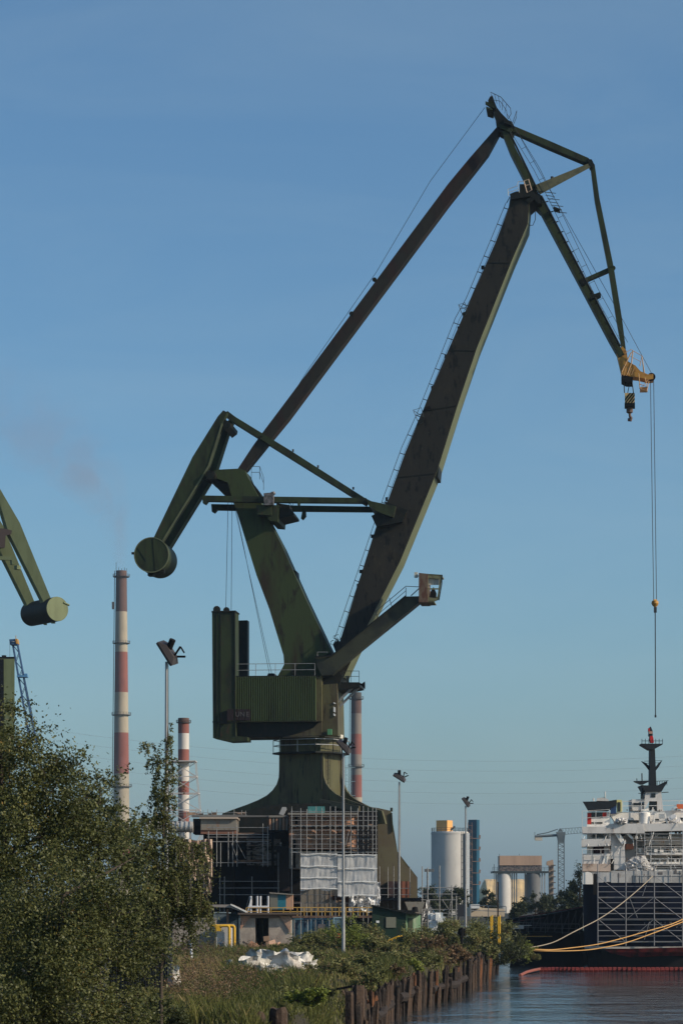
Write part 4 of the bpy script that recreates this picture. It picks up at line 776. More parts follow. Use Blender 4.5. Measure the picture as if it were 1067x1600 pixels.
tree('weeping_birch', 'slender weeping birch with hanging strands in front of the nearest floodlight mast', 'tree', gx(252,62), [Vector(gx(252,62)), P(252,1520,62), P(254,1400,62), P(256,1280,62), P(263,1135,62)],
     [b_+(.3,) for b_ in (BL(264,1152,8,62,22), BL(270,1182,10,62,20), BL(256,1200,11,62,22), BL(231,1170,6,62,12), BL(240,1192,9,62,13), BL(264,1228,14,62,22), BL(247,1240,13,62,16), BL(240,1268,20,62,14), BL(218,1284,22,62,15), BL(196,1312,20,62,18))] +
     [b_+(.75,) for b_ in (BL(228,1305,28,62,16), BL(258,1300,14,62,26), BL(240,1350,36,62,36), BL(268,1322,20,62,18), BL(290,1318,26,62,9), BL(316,1330,10,62,8), BL(262,1392,28,62,34), BL(232,1410,30,62,40), BL(292,1372,14,62,26), BL(304,1408,18,62,22), BL(320,1412,6,62,18), BL(275,1445,22,62,24))], 1050, 11, 1.2, .068, LEAF, BARKD, 3.0, .05, twigs=350, spread=.14)
# bank shrubs: (name, label, px, base y -> D, height px, half-width px, material, n)
def shrub(label, px, ytop, rx, D, m, n, leaf=.14, name='shrub', drop=0, cat='bush', droop=.3):
    s = D/F; base = Vector(((px-HX)*s, D, -drop)); top = CZ+(HY-ytop)*s; h = top-base.z
    bl_ = []
    for i in range(7):
        a = random.uniform(-1,1); z = random.uniform(.4,.85)*h; bl_.append(((base.x+a*rx*s*.7, base.y+random.uniform(-1,1)*rx*s*.6, base.z+z*(1-.25*abs(a))), (rx*s*.48, rx*s*.45, h*.27)))
    bl_.append(((base.x, base.y, base.z+h*.33), (rx*s*.95, rx*s*.7, h*.33)))
    root = thing(name, base, label, cat, 'bushes on the bank'); n = int(n*1.35)
    cen, tw = strands(bl_, n//21, 6, h*.3, droop, .45); cen = cen[cen[:,2] > base.z-.1]; k = len(cen)
    leaf_mesh('foliage', cen, leaf*rng.uniform(.6,1.3,k), np.clip(rng.beta(2.2,2.4,k)+np.sin(cen[:,0]*1.7+cen[:,2]*2.3)*.15,0,1), m, root, np.array(base), .5, .3)
    mb = MB()
    for pts in random.sample(tw, min(25, len(tw))): mb.path([base.lerp(Vector(pts[0]), .1), Vector(pts[0]), Vector(pts[-1])], [.03,.02,.008], 4)
    mb.build('stems', BARKD, root); return root
SH = [('rounded bush at the foot of the blue container with open doors',510,1452,34,200,LEAFS,5000),
 ('leafy bush hiding the foot of the mast before the white sheeting',545,1440,28,190,LEAFY,4500),
 ('upright bush left of the dark green hut',572,1446,22,205,LEAFS,3500),
 ('low grey-green bush right behind the white sacks',470,1478,26,182,LEAFS,3500),
 ('wide grey-green bush in front of the dark green hut',600,1464,30,175,LEAFS,4500),
 ('bush beside the end of the yellow ramp rail',655,1452,26,195,LEAFS,4200),
 ('pale leafy bush behind the middle of the pile row',620,1488,34,160,LEAFS,4800),
 ('tall dense bush under the scaffold frame left of the silo',700,1436,30,205,LEAFS,5200),
 ('brownish weedy bush above the middle piles',670,1468,28,178,LEAFR,3600),
 ('dense bush in front of the farthest floodlight mast',738,1438,28,210,LEAFS,5200),
 ('reddish brown weeds above the far piles',712,1478,22,180,LEAFR,2600),
 ('large bush nearest the yellow posts',775,1443,30,218,LEAFS,5600),
 ('dark rounded bush overhanging the water at the end of the piles',782,1462,36,212,LEAFD,6000),
 ('reedy bush at the waterline left of the red floats',808,1472,20,222,LEAFY,3200),
 ('small bush at the very tip of the bank',828,1490,13,232,LEAFS,1800),
 ('fresh yellow-green bush in the grass beside the near pile stumps',478,1545,32,96,LEAFY,7000),
 ('leafy bush overhanging the broken timber frame',520,1500,40,130,LEAFS,6500),
 ('grey-green bush behind the nearest standing piles',565,1496,34,140,LEAFS,5500),
 ('green bush between the broken timber frame and white sacks',500,1488,26,155,LEAFS,4200),
 ('low bush at the bottom edge right of the near birch',285,1570,34,86,LEAFS,5200),
 ('dark leafy bush at the bottom edge under the black corrugated panel',245,1560,36,70,LEAFD,5200),
 ('yellow-green bush at the bottom edge of the grass',330,1588,30,84,LEAFY,4200),
 ('low dark bush left of the white sacks',395,1486,24,178,LEAFD,3200)]
for (lb, px, yt, rx, D, m, n) in SH:
    shrub(lb, px, yt, rx, D, m, n, leaf=.075+D*.0004, drop=(1.4 if px > 776 else (.3 if px > 700 else 0)))
for (lb, px, yt, rx, D, m, n, dr_) in [('leafy branches trailing over the nearest standing piles',572,1522,18,126,LEAFS,3600,.8),('bright weeds trailing between piles below the square dark post',645,1502,16,157,LEAFY,2200,.8),('bush in front of the blue container doors',478,1460,24,196,LEAFS,3400,0),('tall bush between the small blue container and the mast',558,1436,20,208,LEAFF,3200,0),('bush in the middle of the bank, left of the ramp railing',625,1468,26,185,LEAFS,4200,0),('bush right behind the white sacks and rusty scrap',440,1474,22,190,LEAFS,3000,0),('broad olive bush before the dark green hut end wall',645,1462,24,186,LEAFS,3800,0),('straggly bush sprouting from behind the nearest broken piles',583,1508,22,137,LEAFS,2800,.6),('dense bush hanging over the middle piles beside the square post',660,1490,22,163,LEAFS,3000,.6),
  ('dry brown weeds spilling over the bank behind the near waler',612,1508,18,146,LEAFR,2000,.5),('greenery tumbling over the far piles below the black bollard',715,1488,20,184,LEAFS,2600,.6),('pale weeds between the middle and far piles',690,1490,20,172,LEAFR,2400,.6),
  ('low leafy bush just inland of the pile stumps',455,1540,26,104,LEAFS,3600,.2),('dark bush crowding the collapsed timber frame from the left',495,1540,26,112,LEAFD,3800,.5),('sprawling bush on the bank inland of the near waler',600,1490,30,155,LEAFS,4200,.2),('bush directly behind the tall pale far pile',757,1478,22,200,LEAFS,3200,.6)]:
    shrub(lb, px, yt, rx, D, m, n, leaf=.075+D*.0004, drop=dr_)
# grass on the bank
n = 210000; Dg = 1/rng.uniform(1/228, 1/80, n); pxg = rng.uniform(225, 800, n); X = (pxg-HX)*Dg/F
ex = np.array([edge_x(y) for y in Dg]); keep = (X < ex-.02) & ~((np.abs(Dg-117) < 10) & (X > ex-1.9) & (rng.random(n) < .75)); X = X[keep]; Y = Dg[keep]; pxg = pxg[keep]; ex = ex[keep]; n = len(X)
tuft = np.sin(X*1.9+np.sin(Y*.7)*2)*np.sin(Y*.9+X*.6)
hg = (.3+.55*rng.random(n)**1.5+.3*tuft)*np.clip(.6+.4*np.sin(X*.5+Y*.13), .4, 1.1)*np.where(Y > 195, .5, 1); hg = np.clip(hg, .12, 1.2)
ln = rng.normal(size=(n,2))*.33*hg[:,None]; wd = .010+Y*.00012; an = rng.uniform(-.8,.8,n); dx = np.cos(an)*wd; dy = np.sin(an)*wd
dpv = 1+2.4*np.exp(-((Y-116)/11)**2); z0 = np.interp((ex-X)/dpv, [-.05,.1,.35,.7,.9], [-1.9,-1.2,-.55,-.12,0.0])-.03
V = np.stack([np.stack([X-dx,Y-dy,z0],1), np.stack([X+dx,Y+dy,z0],1), np.stack([X+dx*.6+ln[:,0]*.5,Y+dy*.6+ln[:,1]*.5,z0+hg*.6],1), np.stack([X+ln[:,0],Y+ln[:,1],z0+hg],1)],1).reshape(-1,3)
me = bpy.data.meshes.new('tall_grass'); me.vertices.add(4*n); me.vertices.foreach_set('co', V.astype(np.float32).ravel()); me.loops.add(4*n); me.loops.foreach_set('vertex_index', np.arange(4*n, dtype=np.int32))
me.polygons.add(n); me.polygons.foreach_set('loop_start', np.arange(0,4*n,4,dtype=np.int32)); me.polygons.foreach_set('loop_total', np.full(n,4,dtype=np.int32)); me.update()
dry = (np.sin(X*.8+1.3)+np.sin(Y*.11+X*.3))*.10-.06+np.where((pxg<350)&(Y>118)&(Y<170), .3, 0)
at = me.attributes.new('lv','FLOAT','FACE'); at.data.foreach_set('value', np.clip(rng.beta(2,3,n)*.8+dry+.08,0,1).astype(np.float32)); me.materials.append(GRASSM)
o = bpy.data.objects.new('tall_grass', me); sc.collection.objects.link(o); tag(o, 'tall half-dry grass and weeds covering the bank', 'grass', kind='stuff')
nw = 1300; Dw = 1/rng.uniform(1/205, 1/84, nw); pw = np.where(rng.random(nw) < .55, rng.uniform(250, 400, nw), rng.uniform(250, 700, nw)); Xw = (pw-HX)*Dw/F; ok = Xw < np.array([edge_x(y) for y in Dw])-.9*2; Xw = Xw[ok]; Dw = Dw[ok]; pw = pw[ok]; ok = ~((pw > 340) & (pw < 500) & (Dw > 118) & (Dw < 150)); Xw = Xw[ok]; Dw = Dw[ok]; nw = len(Xw)
hw_ = rng.uniform(.5,1.15,nw); lean = rng.normal(size=(nw,2))*.12; cw_ = []; lw_ = []
for k in range(16):
    f = rng.uniform(.15,1,nw) if k < 8 else rng.uniform(.78,1.05,nw); cw_.append(np.stack([Xw+lean[:,0]*f+rng.normal(size=nw)*(.09 if k < 8 else .035), Dw+lean[:,1]*f+rng.normal(size=nw)*.08, hw_*f],1)); lw_.append(np.where(rng.random(nw) < .5, rng.uniform(.5,1,nw), rng.uniform(0,.4,nw)) if k >= 8 else rng.uniform(0,.5,nw))
tag(leaf_mesh('dry_weeds', np.concatenate(cw_), rng.uniform(.05,.13,16*nw), np.concatenate(lw_), LEAFR, None, np.array([0.,0,0]), .35, .5), 'taller seeding weeds with brown heads scattered through the bank grass', 'weeds', kind='stuff')
# distant trees
def ftree(label, px, ytop, rx, D, m=LEAFF, n=5200, nm='tree', group='trees beyond the basin'):
    s = D/F; base = Vector(((px-HX)*s, D, 0)); top = CZ+(HY-ytop)*s; bl_ = [((base.x, base.y, top*.5), (rx*s*.8, rx*s*.7, top*.42))]
    for i in range(8):
        a = random.uniform(0,6.28); zz = random.uniform(.35,.86); rr_ = rx*s*.62*math.sin(min(1,(1.12-zz)*1.5)*1.57); bl_.append(((base.x+math.cos(a)*rr_, base.y+math.sin(a)*rr_*.7, top*zz), (rx*s*.36, rx*s*.36, top*.15)))
    tree(nm, label, 'tree', base, [base, base+Vector((0,0,top*.4)), base+Vector((.1,0,top*.8))], bl_, n//21, 6, top*.13, .10+D*.0006, m, BARKD, .3, top*.03, group, 10, .5)
for a_ in [('dark round tree in front of the right grey silo',836,1394,34,420),('dark low tree at the foot of the left grey silo',810,1410,16,400),('dark tree under the tower crane',868,1402,26,430),
           ('tall dark tree at the left side of the ship',905,1356,23,400),('small dark tree left of the twin silos',764,1392,17,450),('dark tree at the foot of the big silo on its left',690,1384,30,440),
           ('dark tree behind the scaffold frame right of the portal leg',662,1381,24,430),('tree between the silo foot and farthest floodlight mast',716,1388,22,460),('low dark bush beside the ship stern on the far quay',886,1388,20,440)]: ftree(*a_)

# ------------------------------------------------------------------ timber piles along the water
npile = 0; PLAB = 'weathered dark timber pile in the row along the water'
ys = []; Y = 88.0
while Y < 236:
    ys.append(Y); Y += random.uniform(.5, 1.25) if Y > 108 else random.uniform(2.2, 4.5)
for Y in ys:
    x = edge_x(Y)+random.choice([0,.35,.5])+random.uniform(-.05,.15); r = random.uniform(.11,.21); zt_ = random.uniform(-1.0,-.15) if random.random() < .75 else random.uniform(-1.7,-.9)
    if Y < 109: zt_ = -1.6
    if 112 < Y < 150: zt_ -= .1
    mi = random.choices([0,1,2],[4,6,1.3])[0]; mb = MB(); n = 12; tx, ty = random.uniform(-.09,.09), random.uniform(-.06,.06); ph = random.uniform(0,6); rings = []
    irr = [random.uniform(.74,1.2) for _ in range(n)]
    for k, z in enumerate([-4, -2.6, -1.9, (zt_-1.9)/2, zt_-.12, zt_]):
        rr_ = r*(1.0 if k < 2 else .93 if k < 5 else .8)*random.uniform(.94,1.05); h = (z+4)
        rings.append([Vector((x+tx*h+rr_*irr[i]*math.cos(ph+6.283*i/n), Y+ty*h+rr_*irr[i]*math.sin(ph+6.283*i/n), z+(random.uniform(-.22,.14) if k == 5 else 0))) for i in range(n)])
    mb.loft(rings); o = mb.build('timber_pile', WOODS[mi]); sec = 'beside the collapsed timber trestle' if Y < 120 else 'behind the broken near waler beam' if Y < 135 else 'behind the ragged middle waler beam' if Y < 153 else 'behind the low far waler beam' if Y < 178 else 'below the black bollard' if Y < 205 else 'under the dark bush at the row end'
    lab_ = ('tall ' if zt_ > -.5 else 'short broken ' if zt_ < -1.1 else '')+('grey-brown' if mi == 0 else 'near-black' if mi == 1 else 'rust-orange')+' timber pile '+sec; tag(o, lab_, 'pile', lab_.replace('pile', 'piles'))
for (px, yt, D, r_, lb) in [(436,1575,90,.34,'thick pale-topped pile stump in the grass at the bottom edge'),(402,1583,88,.3,'shorter dark pile stump at the bottom edge, left of the thick one'),(560,1541,112,.27,'tall pile standing closest to the near end of the row'),(546,1549,110,.22,'second pile from the near end, leaning against the tall one'),(747,1488,196,.25,'tall pale pile sticking up at the far end of the row'),(735,1494,193,.22,'dark broken-topped pile next to the tall pale far one')]:
    mb = MB(); c_ = P(px, yt, D); n = 10; irr = [random.uniform(.85,1.12) for _ in range(n)]
    mb.loft([[Vector((c_.x+r_*k*irr[i]*math.cos(.628*i), D+r_*k*irr[i]*math.sin(.628*i), z+(random.uniform(-.08,.08) if k == .85 else 0))) for i in range(n)] for k, z in ((1.05,-4),(1,-1.5),(.97,c_.z-.15),(.85,c_.z))]); tag(mb.build('timber_pile', WOODS[0]), lb, 'pile', 'single timber piles')
def timber(name, pts, w_, h_, m, lab, cat='timber'):
    mb = MB()
    for a_, b_ in pts: mb.beam(a_, b_, w_, h_)
    return tag(mb.build(name, m), lab, cat)
for (y0, y1, z, lb) in [(121,133,-1.6,'broken dark waler beam across the near piles'),(138,152,-1.35,'crumbling waler beam with ragged underside across the middle piles'),(156,176,-1.5,'waler beam low across the far piles')]:
    mb = MB(); pts = [Vector((edge_x(y)+.55+random.uniform(-.1,.1), y, z+random.uniform(-.12,.12))) for y in np.linspace(y0,y1,9)]; mb.path(pts, [random.uniform(.16,.3) for _ in pts], 7); tag(mb.build('waler_beam', WOODS[1]), lb, 'beam')
fr_ = thing('timber_trestle', P(530,1600,122), 'collapsed grey timber trestle leaning on the bank by the near piles', 'timber frame')
for k,(a_, b_) in enumerate([((505,1549),(552,1541)),((499,1560),(548,1566)),((515,1590),(560,1575)),((505,1555),(522,1600)),((520,1550),(538,1602)),((535,1548),(556,1604)),((540,1544),(545,1575)),((500,1575),(512,1602))]):
    mb = MB(); mb.beam(P(*a_,118+k*.4), P(*b_,117+k*.5), .14, .1); mb.build('timber', WOODS[0 if k % 2 else 1], fr_)
timber('steel_post', [(P(642.5,1480,172), P(642.5,1515,172))], .16, .16, WOODS[1], 'dark square post in the weeds above the middle piles', 'post')
timber('fallen_beam', [(P(615,1512,158), P(645,1508,158)), (P(615,1519,158), P(645,1516,158))], .25, .2, WOODS[1], 'dark fallen beam pair at the foot of the square post', 'beam')
timber('bank_plank', [(P(585,1519,148), P(615,1516,150))], .3, .06, mat('grey_plank', (.22,.2,.17), .9), 'pale grey plank lying on the bank edge', 'plank')
timber('rusty_post', [(P(777.5,1378,225), P(777.5,1450,225))], .13, .13, WOODS[1], 'slim rusty post rising before the left silo', 'post')
mb = MB(); mb.prism([P(x,y,196) for x,y in [(716,1451),(727,1451),(726,1461),(722,1464),(715,1459)]], (0,.5,0)); mb.tube(P(721,1449,196), P(721,1475,196), .12); tag(mb.build('mooring_bollard', BLK), 'black bollard half hidden among bushes above the far piles', 'bollard')

# ------------------------------------------------------------------ floating boom
fb = thing('float_boom', (25, 234, -2.5), 'line of red floats across the water in front of the ship', 'float boom')
FR = mat('float_red', (.14,.022,.018), .6, layers=[(2,(1,1,1),(.14,.02,.015),.45,.65)]); FP = mat('float_pink', (.24,.08,.06), .6)
k = 0; x = 845.0
while x < 1180:
    wd = 6.2 + (1.2 if x > 900 else 0); mb = MB(); c_ = Vector(((x-HX)*233/F, 233+math.sin(k*.5)*.25, -2.36)); mb.loft([[c_+Vector((dx_, .26*math.cos(a), .26*math.sin(a)*(1.0))) *1 if False else Vector((c_.x+dx_, c_.y+rr_*math.cos(a), c_.z+rr_*math.sin(a))) for a in np.linspace(0,5.5,8)] for dx_, rr_ in ((-wd*.0583/2,.16),(-wd*.0583*.38,.27),(wd*.0583*.38,.27),(wd*.0583/2,.16))])
    mb.build('float', FR, fb); x += wd; k += 1
mb = MB(); mb.path([P(843,1514,233)+Vector((0,0,0)), P(833,1516,229), P(822,1519,224), P(812,1524,219)], .13, 8); mb.build('end_float', FP, fb)

# ------------------------------------------------------------------ dark floating dock beyond the bank
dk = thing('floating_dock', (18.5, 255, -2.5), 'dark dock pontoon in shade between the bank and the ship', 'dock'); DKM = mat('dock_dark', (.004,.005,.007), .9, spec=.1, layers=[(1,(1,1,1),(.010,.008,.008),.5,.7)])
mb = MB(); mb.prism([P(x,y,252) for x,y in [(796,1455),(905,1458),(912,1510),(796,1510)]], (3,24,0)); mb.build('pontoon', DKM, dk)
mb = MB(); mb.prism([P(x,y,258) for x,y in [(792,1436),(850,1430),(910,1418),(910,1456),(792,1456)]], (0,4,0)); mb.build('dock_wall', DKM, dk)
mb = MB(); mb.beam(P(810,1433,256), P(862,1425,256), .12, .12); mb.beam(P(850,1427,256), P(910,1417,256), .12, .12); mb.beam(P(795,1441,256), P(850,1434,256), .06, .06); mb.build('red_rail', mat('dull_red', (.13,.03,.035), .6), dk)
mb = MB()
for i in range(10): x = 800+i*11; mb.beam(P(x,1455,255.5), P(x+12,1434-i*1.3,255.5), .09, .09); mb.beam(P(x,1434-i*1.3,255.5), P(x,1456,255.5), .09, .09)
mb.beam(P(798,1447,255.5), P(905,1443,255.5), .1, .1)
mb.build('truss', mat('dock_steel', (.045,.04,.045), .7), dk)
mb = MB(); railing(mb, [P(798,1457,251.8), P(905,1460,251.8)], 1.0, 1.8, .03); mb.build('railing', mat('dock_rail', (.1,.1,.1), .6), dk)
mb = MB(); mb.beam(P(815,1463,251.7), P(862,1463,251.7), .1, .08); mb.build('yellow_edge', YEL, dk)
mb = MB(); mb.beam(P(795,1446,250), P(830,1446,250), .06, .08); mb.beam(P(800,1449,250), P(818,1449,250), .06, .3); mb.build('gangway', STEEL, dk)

# ------------------------------------------------------------------ ship
SD = 246.0
ship = thing('moored_ship', (32, SD, -2.5), 'white and navy ship under repair, scaffolded stern moored at the right edge', 'ship')
def Z_(X, Y): return (780+X/3.718, 1120+Y/3.718)
def Y_(X, Y): return (900+X/6.389, 1240+Y/6.389)
def sp_(mb, pts, D, dep, conv=Y_): return mb.prism([P(*conv(x,y), D) for x,y in pts], (dep*.115,dep,0))
def sbox(name, x0, y0, x1, y1, D, dep, m, par=None, conv=Y_):
    mb = MB(); sp_(mb, [(x0,y0),(x1,y0),(x1,y1),(x0,y1)], D, dep, conv); return mb.build(name, m, par or ship)
# hull: loft of rounded-corner transom profile
def hring(py0, inset, y_out=0):
    xl = P(911+inset, py0, SD).x; xr = 62-inset*.05; z = P(0,py0,SD).z; pts = []
    for k in range(7): a = math.pi/2*k/6; pts.append(Vector((xl+1.9*(1-math.sin(a)), SD+1.9*(1-math.cos(a)), z)))
    pts = pts[::-1]
    pts = [Vector((xl+13.5, SD+110, z))]+[Vector((xl+.25, SD+1.9, z))]+[Vector((xl+1.9*(1-math.cos(a)), SD+1.9*(1-math.sin(a)), z)) for a in [math.pi/2*k/6 for k in range(1,7)]]+[Vector((xr, SD, z)), Vector((xr, SD+110, z))]
    return pts
mb = MB(); mb.loft([hring(1479,3), hring(1440,1), hring(1378,0)]); hull = mb.build('hull', NAVY, ship, True)
mb = MB(); mb.loft([hring(1482.5,2.6), hring(1478.5,2.6)]); mb.build('boot_stripe', SHIPG, hull, True)
mb = MB(); mb.loft([hring(1522,8), hring(1496,6), hring(1482.2,3)]); mb.build('keel_section', BLK, hull)
mb = MB(); mb.prism([P(x,y,SD-.15) for x,y in [(944,1483.5),(990,1482),(1140,1478.5),(1140,1492),(1030,1494),(985,1496),(955,1490)]], (0,.8,0)); mb.build('lower_hull', SHIPRED, hull)
for q,(x0_,y0_,x1_,y1_) in enumerate([(480,118,960,124),(40,110,200,121)]): pass
mb = MB(); sp_(mb, [(520,540),(860,565),(1060,575),(1060,600),(860,612),(700,600),(540,590)], SD-.03, .04, lambda X,Y:(980+X/12.264,1380+Y/12.264)); mb.build('primer_patch', mat('primer_tan', (.13,.08,.055), .8, layers=[(2,(1,1,1),(.05,.03,.03),.5,.6)]), hull)
LTR = mat('hull_letter', (.22,.22,.24), .6)
for ch, x, y in [('I',1006.5,1444),('M',1014.7,1444),('B',1023.5,1444),('M',1031.5,1444),('I',1038.3,1443),('N',1047,1443),('I',1013.5,1451.5),('I',1024.5,1451),('O',1031,1450),('V',1056.5,1450),('A',1064,1450)]:
    text_obj('name_letter', ch, .26, P(x,y,SD-.02), 0, LTR, hull)
# white bulwark and decks
mb = MB(); mb.loft([hring(1379,0), hring(1363,-.2)]); mb.build('bulwark', SHIPG, ship, True)
sbox('deck_box', 345,770,1400,890, SD-.05, .06, mat('bulwark_white', (.42,.41,.40), .6, layers=[(1,(1,1,1),(.3,.29,.28),.45,.6)]))
mb = MB(); sp_(mb, [(62,905),(62,790),(110,780),(150,790),(165,830),(165,905)], SD-.25, .5); mb.build('mooring_pocket', SHIPW, ship)
for (x0_,y0_,x1_,y1_) in [(815,785,860,808),(975,745,1000,800),(420,792,425,888),(560,815,565,890),(630,815,636,890),(1010,790,1040,800)]: sbox('bulwark_opening', x0_,y0_,x1_,y1_, SD-.08, .05, mat('opening_grey', (.12,.11,.11), .7))
sbox('pocket_opening', 168,800,205,1010, SD-.02, .04, BLK)
# aft house left tower
sbox('aft_house', 105,310,370,700, SD+1.5, 6, SHIPW)
sbox('quarter_house', 55,600,340,790, SD+.6, 4, SHIPG)
sbox('stern_rail_block', 60,700,340,775, SD+.35, .5, mat('rust_white', (.45,.36,.3), .7, layers=[(1.5,(1,1,1),(.25,.17,.13),.5,.65)]))
sbox('window_row', 160,385,270,440, SD+1.42, .1, WIN); sbox('door_opening', 168,522,277,602, SD+1.42, .1, mat('opening_maroon', (.03,.01,.012), .7))
sbox('side_door', 335,480,370,640, SD+1.42, .1, BLK); sbox('side_door', 335,650,372,775, SD+.5, .1, BLK)
sbox('upper_house', 108,185,330,312, SD+2, 5, SHIPW); sbox('red_panel', 108,195,148,305, SD+1.95, .1, REDM); sbox('red_panel', 262,185,300,235, SD+1.95, .1, REDM)
sbox('upper_window', 150,185,262,240, SD+1.93, .1, WIN); sbox('upper_window', 150,285,260,300, SD+1.93, .1, WIN)
mb = MB(); sp_(mb, [(62,80),(310,75),(400,60),(395,120),(300,160),(110,160)], SD+1.2, 5); fn = mb.build('funnel_top', mat('funnel_black', (.012,.015,.018), .6), ship)
mb = MB(); sp_(mb, [(200,72),(205,45),(280,38),(320,60),(320,74)], SD+3, 2); mb.tube(P(*Y_(288,40),SD+3), P(*Y_(286,-20),SD+3), .06); mb.tube(P(*Y_(170,75),SD+3), P(*Y_(170,45),SD+3), .08); mb.build('exhaust_cluster', SHIPG, fn)
sbox('locker', 402,62,452,180, SD+1.8, 1.2, mat('pale_yellow', (.55,.5,.2), .6)); sbox('locker_door', 412,85,440,178, SD+1.74, .05, WIN)
sbox('blue_locker', 340,95,395,200, SD+1.7, 1.5, mat('deep_blue', (.02,.05,.13), .6))
# slabs (balconies)
mb = MB(); sp_(mb, [(55,330),(300,330),(330,300),(660,300),(680,395),(60,395)], SD+.1, 5); mb.build('deck_slab', SHIPG, ship)
mb = MB(); sp_(mb, [(655,300),(1420,295),(1420,362),(660,378)], SD+.3, 6); mb.build('deck_slab', SHIPG, ship)
mb = MB(); sp_(mb, [(320,190),(640,180),(1420,150),(1420,300),(640,305),(400,305)], SD+2.6, 8); mb.build('deckhouse', SHIPW, ship)
mb = MB(); sp_(mb, [(50,455),(340,450),(345,490),(335,522),(50,530)], SD+.2, 4); mb.build('deck_slab', SHIPG, ship)
mb = MB(); sp_(mb, [(300,395),(410,395),(480,500),(490,760),(345,760),(345,480)], SD+.9, 3); mb.build('side_plating', SHIPG, ship)
sbox('main_house', 380,400,1420,780, SD+3.2, 12, SHIPG)
for (x0_,y0_,x1_,y1_) in [(685,372,760,425),(765,372,925,425),(980,372,1005,410),(1015,372,1042,410),(1055,372,1160,410),(555,392,585,420),(445,395,482,425)]: sbox('window', x0_,y0_,x1_,y1_, SD+3.13, .1, WIN)
for (x0_,y0_,x1_,y1_) in [(890,515,920,565),(950,515,985,560),(902,630,945,660),(955,630,1025,668),(600,525,690,548),(780,252,880,265),(515,265,625,290),(910,240,1060,275)]: sbox('window', x0_,y0_,x1_,y1_, SD+3.13 if y0_ > 300 else SD+2.5, .1, WIN)
for (x0_,y0_,x1_,y1_) in [(560,430,1060,455),(700,455,1420,512)]: sbox('deck_beam', x0_,y0_,x1_,y1_, SD+1.6, 1.6, mat('primer_white', (.5,.42,.34), .7, layers=[(1,(1,1,1),(.35,.34,.33),.45,.6),(2,(1,1,1),(.3,.12,.07),.66,.72)]))
sbox('deck_slab', 700,590,1420,612, SD+1.3, 1.9, SHIPW); sbox('deck_slab', 720,682,1420,705, SD+.9, 2.3, SHIPW); sbox('deck_slab', 780,755,1420,772, SD+.3, 1.2, SHIPW)
mb = MB(); mb.lathe(Vector((P(*Y_(680,0),SD+1.4).x, SD+1.6, P(0,Y_(0,295)[1],SD).z)), [(.55,0),(.55,1.05),(.35,1.15)], 18); mb.build('white_drum', SHIPW, ship, True)
mb = MB()
for a_, b_ in [((770,290),(790,195)),((790,195),(880,195)),((880,195),(905,300)),((825,262),(895,262))]: mb.beam(P(*Y_(*a_),SD+1), P(*Y_(*b_),SD+1), .25, .12)
mb.build('davit_frame', SHIPW, ship)
mb = MB()
for a_, b_ in [((390,392),(460,500)),((420,395),(488,500)),((500,392),(560,450)),((240,770),(300,600)),((270,770),(322,600)),((235,700),(250,770))]: mb.beam(P(*Y_(*a_),SD+.5), P(*Y_(*b_),SD+.5), .12, .2)
mb.build('brace', SHIPW, ship)
# railings of the ship
mb = MB()
def rl(x0_, y0_, x1_, y1_, D, h=1.0, st=1.4, r_=.028): railing(mb, [P(*Y_(x0_,y0_),D), P(*Y_(x1_,y1_),D)], h, st, r_)
rl(58,330,330,315,SD+.1,1.5); rl(55,455,335,450,SD+.2,.9); rl(60,700,335,695,SD+.3,1.35,.8); rl(460,180,1400,170,SD+2.2,1.0,2.0,.035); rl(700,612,1400,610,SD+1.2,.0+.8); rl(740,700,1400,700,SD+.8,.9,1.5); rl(780,770,1400,765,SD+.2,.5); rl(690,395+115,1400,510,SD+1.1,.7,2)
mb.build('ship_railing', mat('ship_rail_white', (.6,.58,.56), .5), ship)
# wrapped tarps
def tarp(name, pts, D, dep, seed, m, par):
    random.seed(seed); mb = MB(); cx_ = sum(p[0] for p in pts)/len(pts); cy_ = sum(p[1] for p in pts)/len(pts); rings = []
    for k, (f, d) in enumerate([(1.0,0),(.93,-.22),(.75,-.42),(.5,-.6),(.25,-.66)]):
        ring_ = []
        for i, p in enumerate(pts):
            q = pts[(i+1) % len(pts)]
            for t_ in (0,.25,.5,.75):
                x = p[0]+(q[0]-p[0])*t_; y = p[1]+(q[1]-p[1])*t_; ring_.append(P(*Y_(cx_+(x-cx_)*f, cy_+(y-cy_)*f), D+d*dep+(random.uniform(-.18,.18) if k else 0)))
        rings.append(ring_)
    mb.loft(rings); return mb.build(name, m, par)
tarp('wrapped_lifeboat', [(450,800),(480,690),(560,630),(680,612),(730,700),(765,745),(770,800),(640,815)], SD+1.1, 1.4, 5, TARP, ship)
tarp('wrapped_davit', [(378,290),(395,245),(470,240),(512,260),(505,300),(430,318)], SD+.2, .6, 9, TARP, ship)
random.seed(21)
sbox('life_raft', 490,502,570,555, SD+2.4, .7, mat('faded_orange', (.45,.16,.09), .6)); sbox('raft_box', 1000,105,1064,150, SD+2, 1, ORB)
mb = MB()
for i in range(46):
    x = random.uniform(560,1400); y = random.choice([170,300,450,585,680,752]); w_ = random.uniform(8,40); h_ = random.uniform(8,36); sp_(mb, [(x,y-h_),(x+w_,y-h_),(x+w_,y),(x,y)], SD+random.uniform(.9,2.4), .4)
mb.build('deck_fittings', SHIPW, ship)
mb = MB()
for i in range(60):
    x = random.uniform(330,1400); y = random.choice([170,300,450,590,682,752,772]); w_ = random.uniform(5,30); h_ = random.uniform(6,26); sp_(mb, [(x,y-h_),(x+w_,y-h_),(x+w_,y),(x,y)], SD+random.uniform(.8,2.6), .3)
mb.build('deck_machinery', mat('machinery_grey', (.12,.11,.10), .7), ship)
mb = MB()
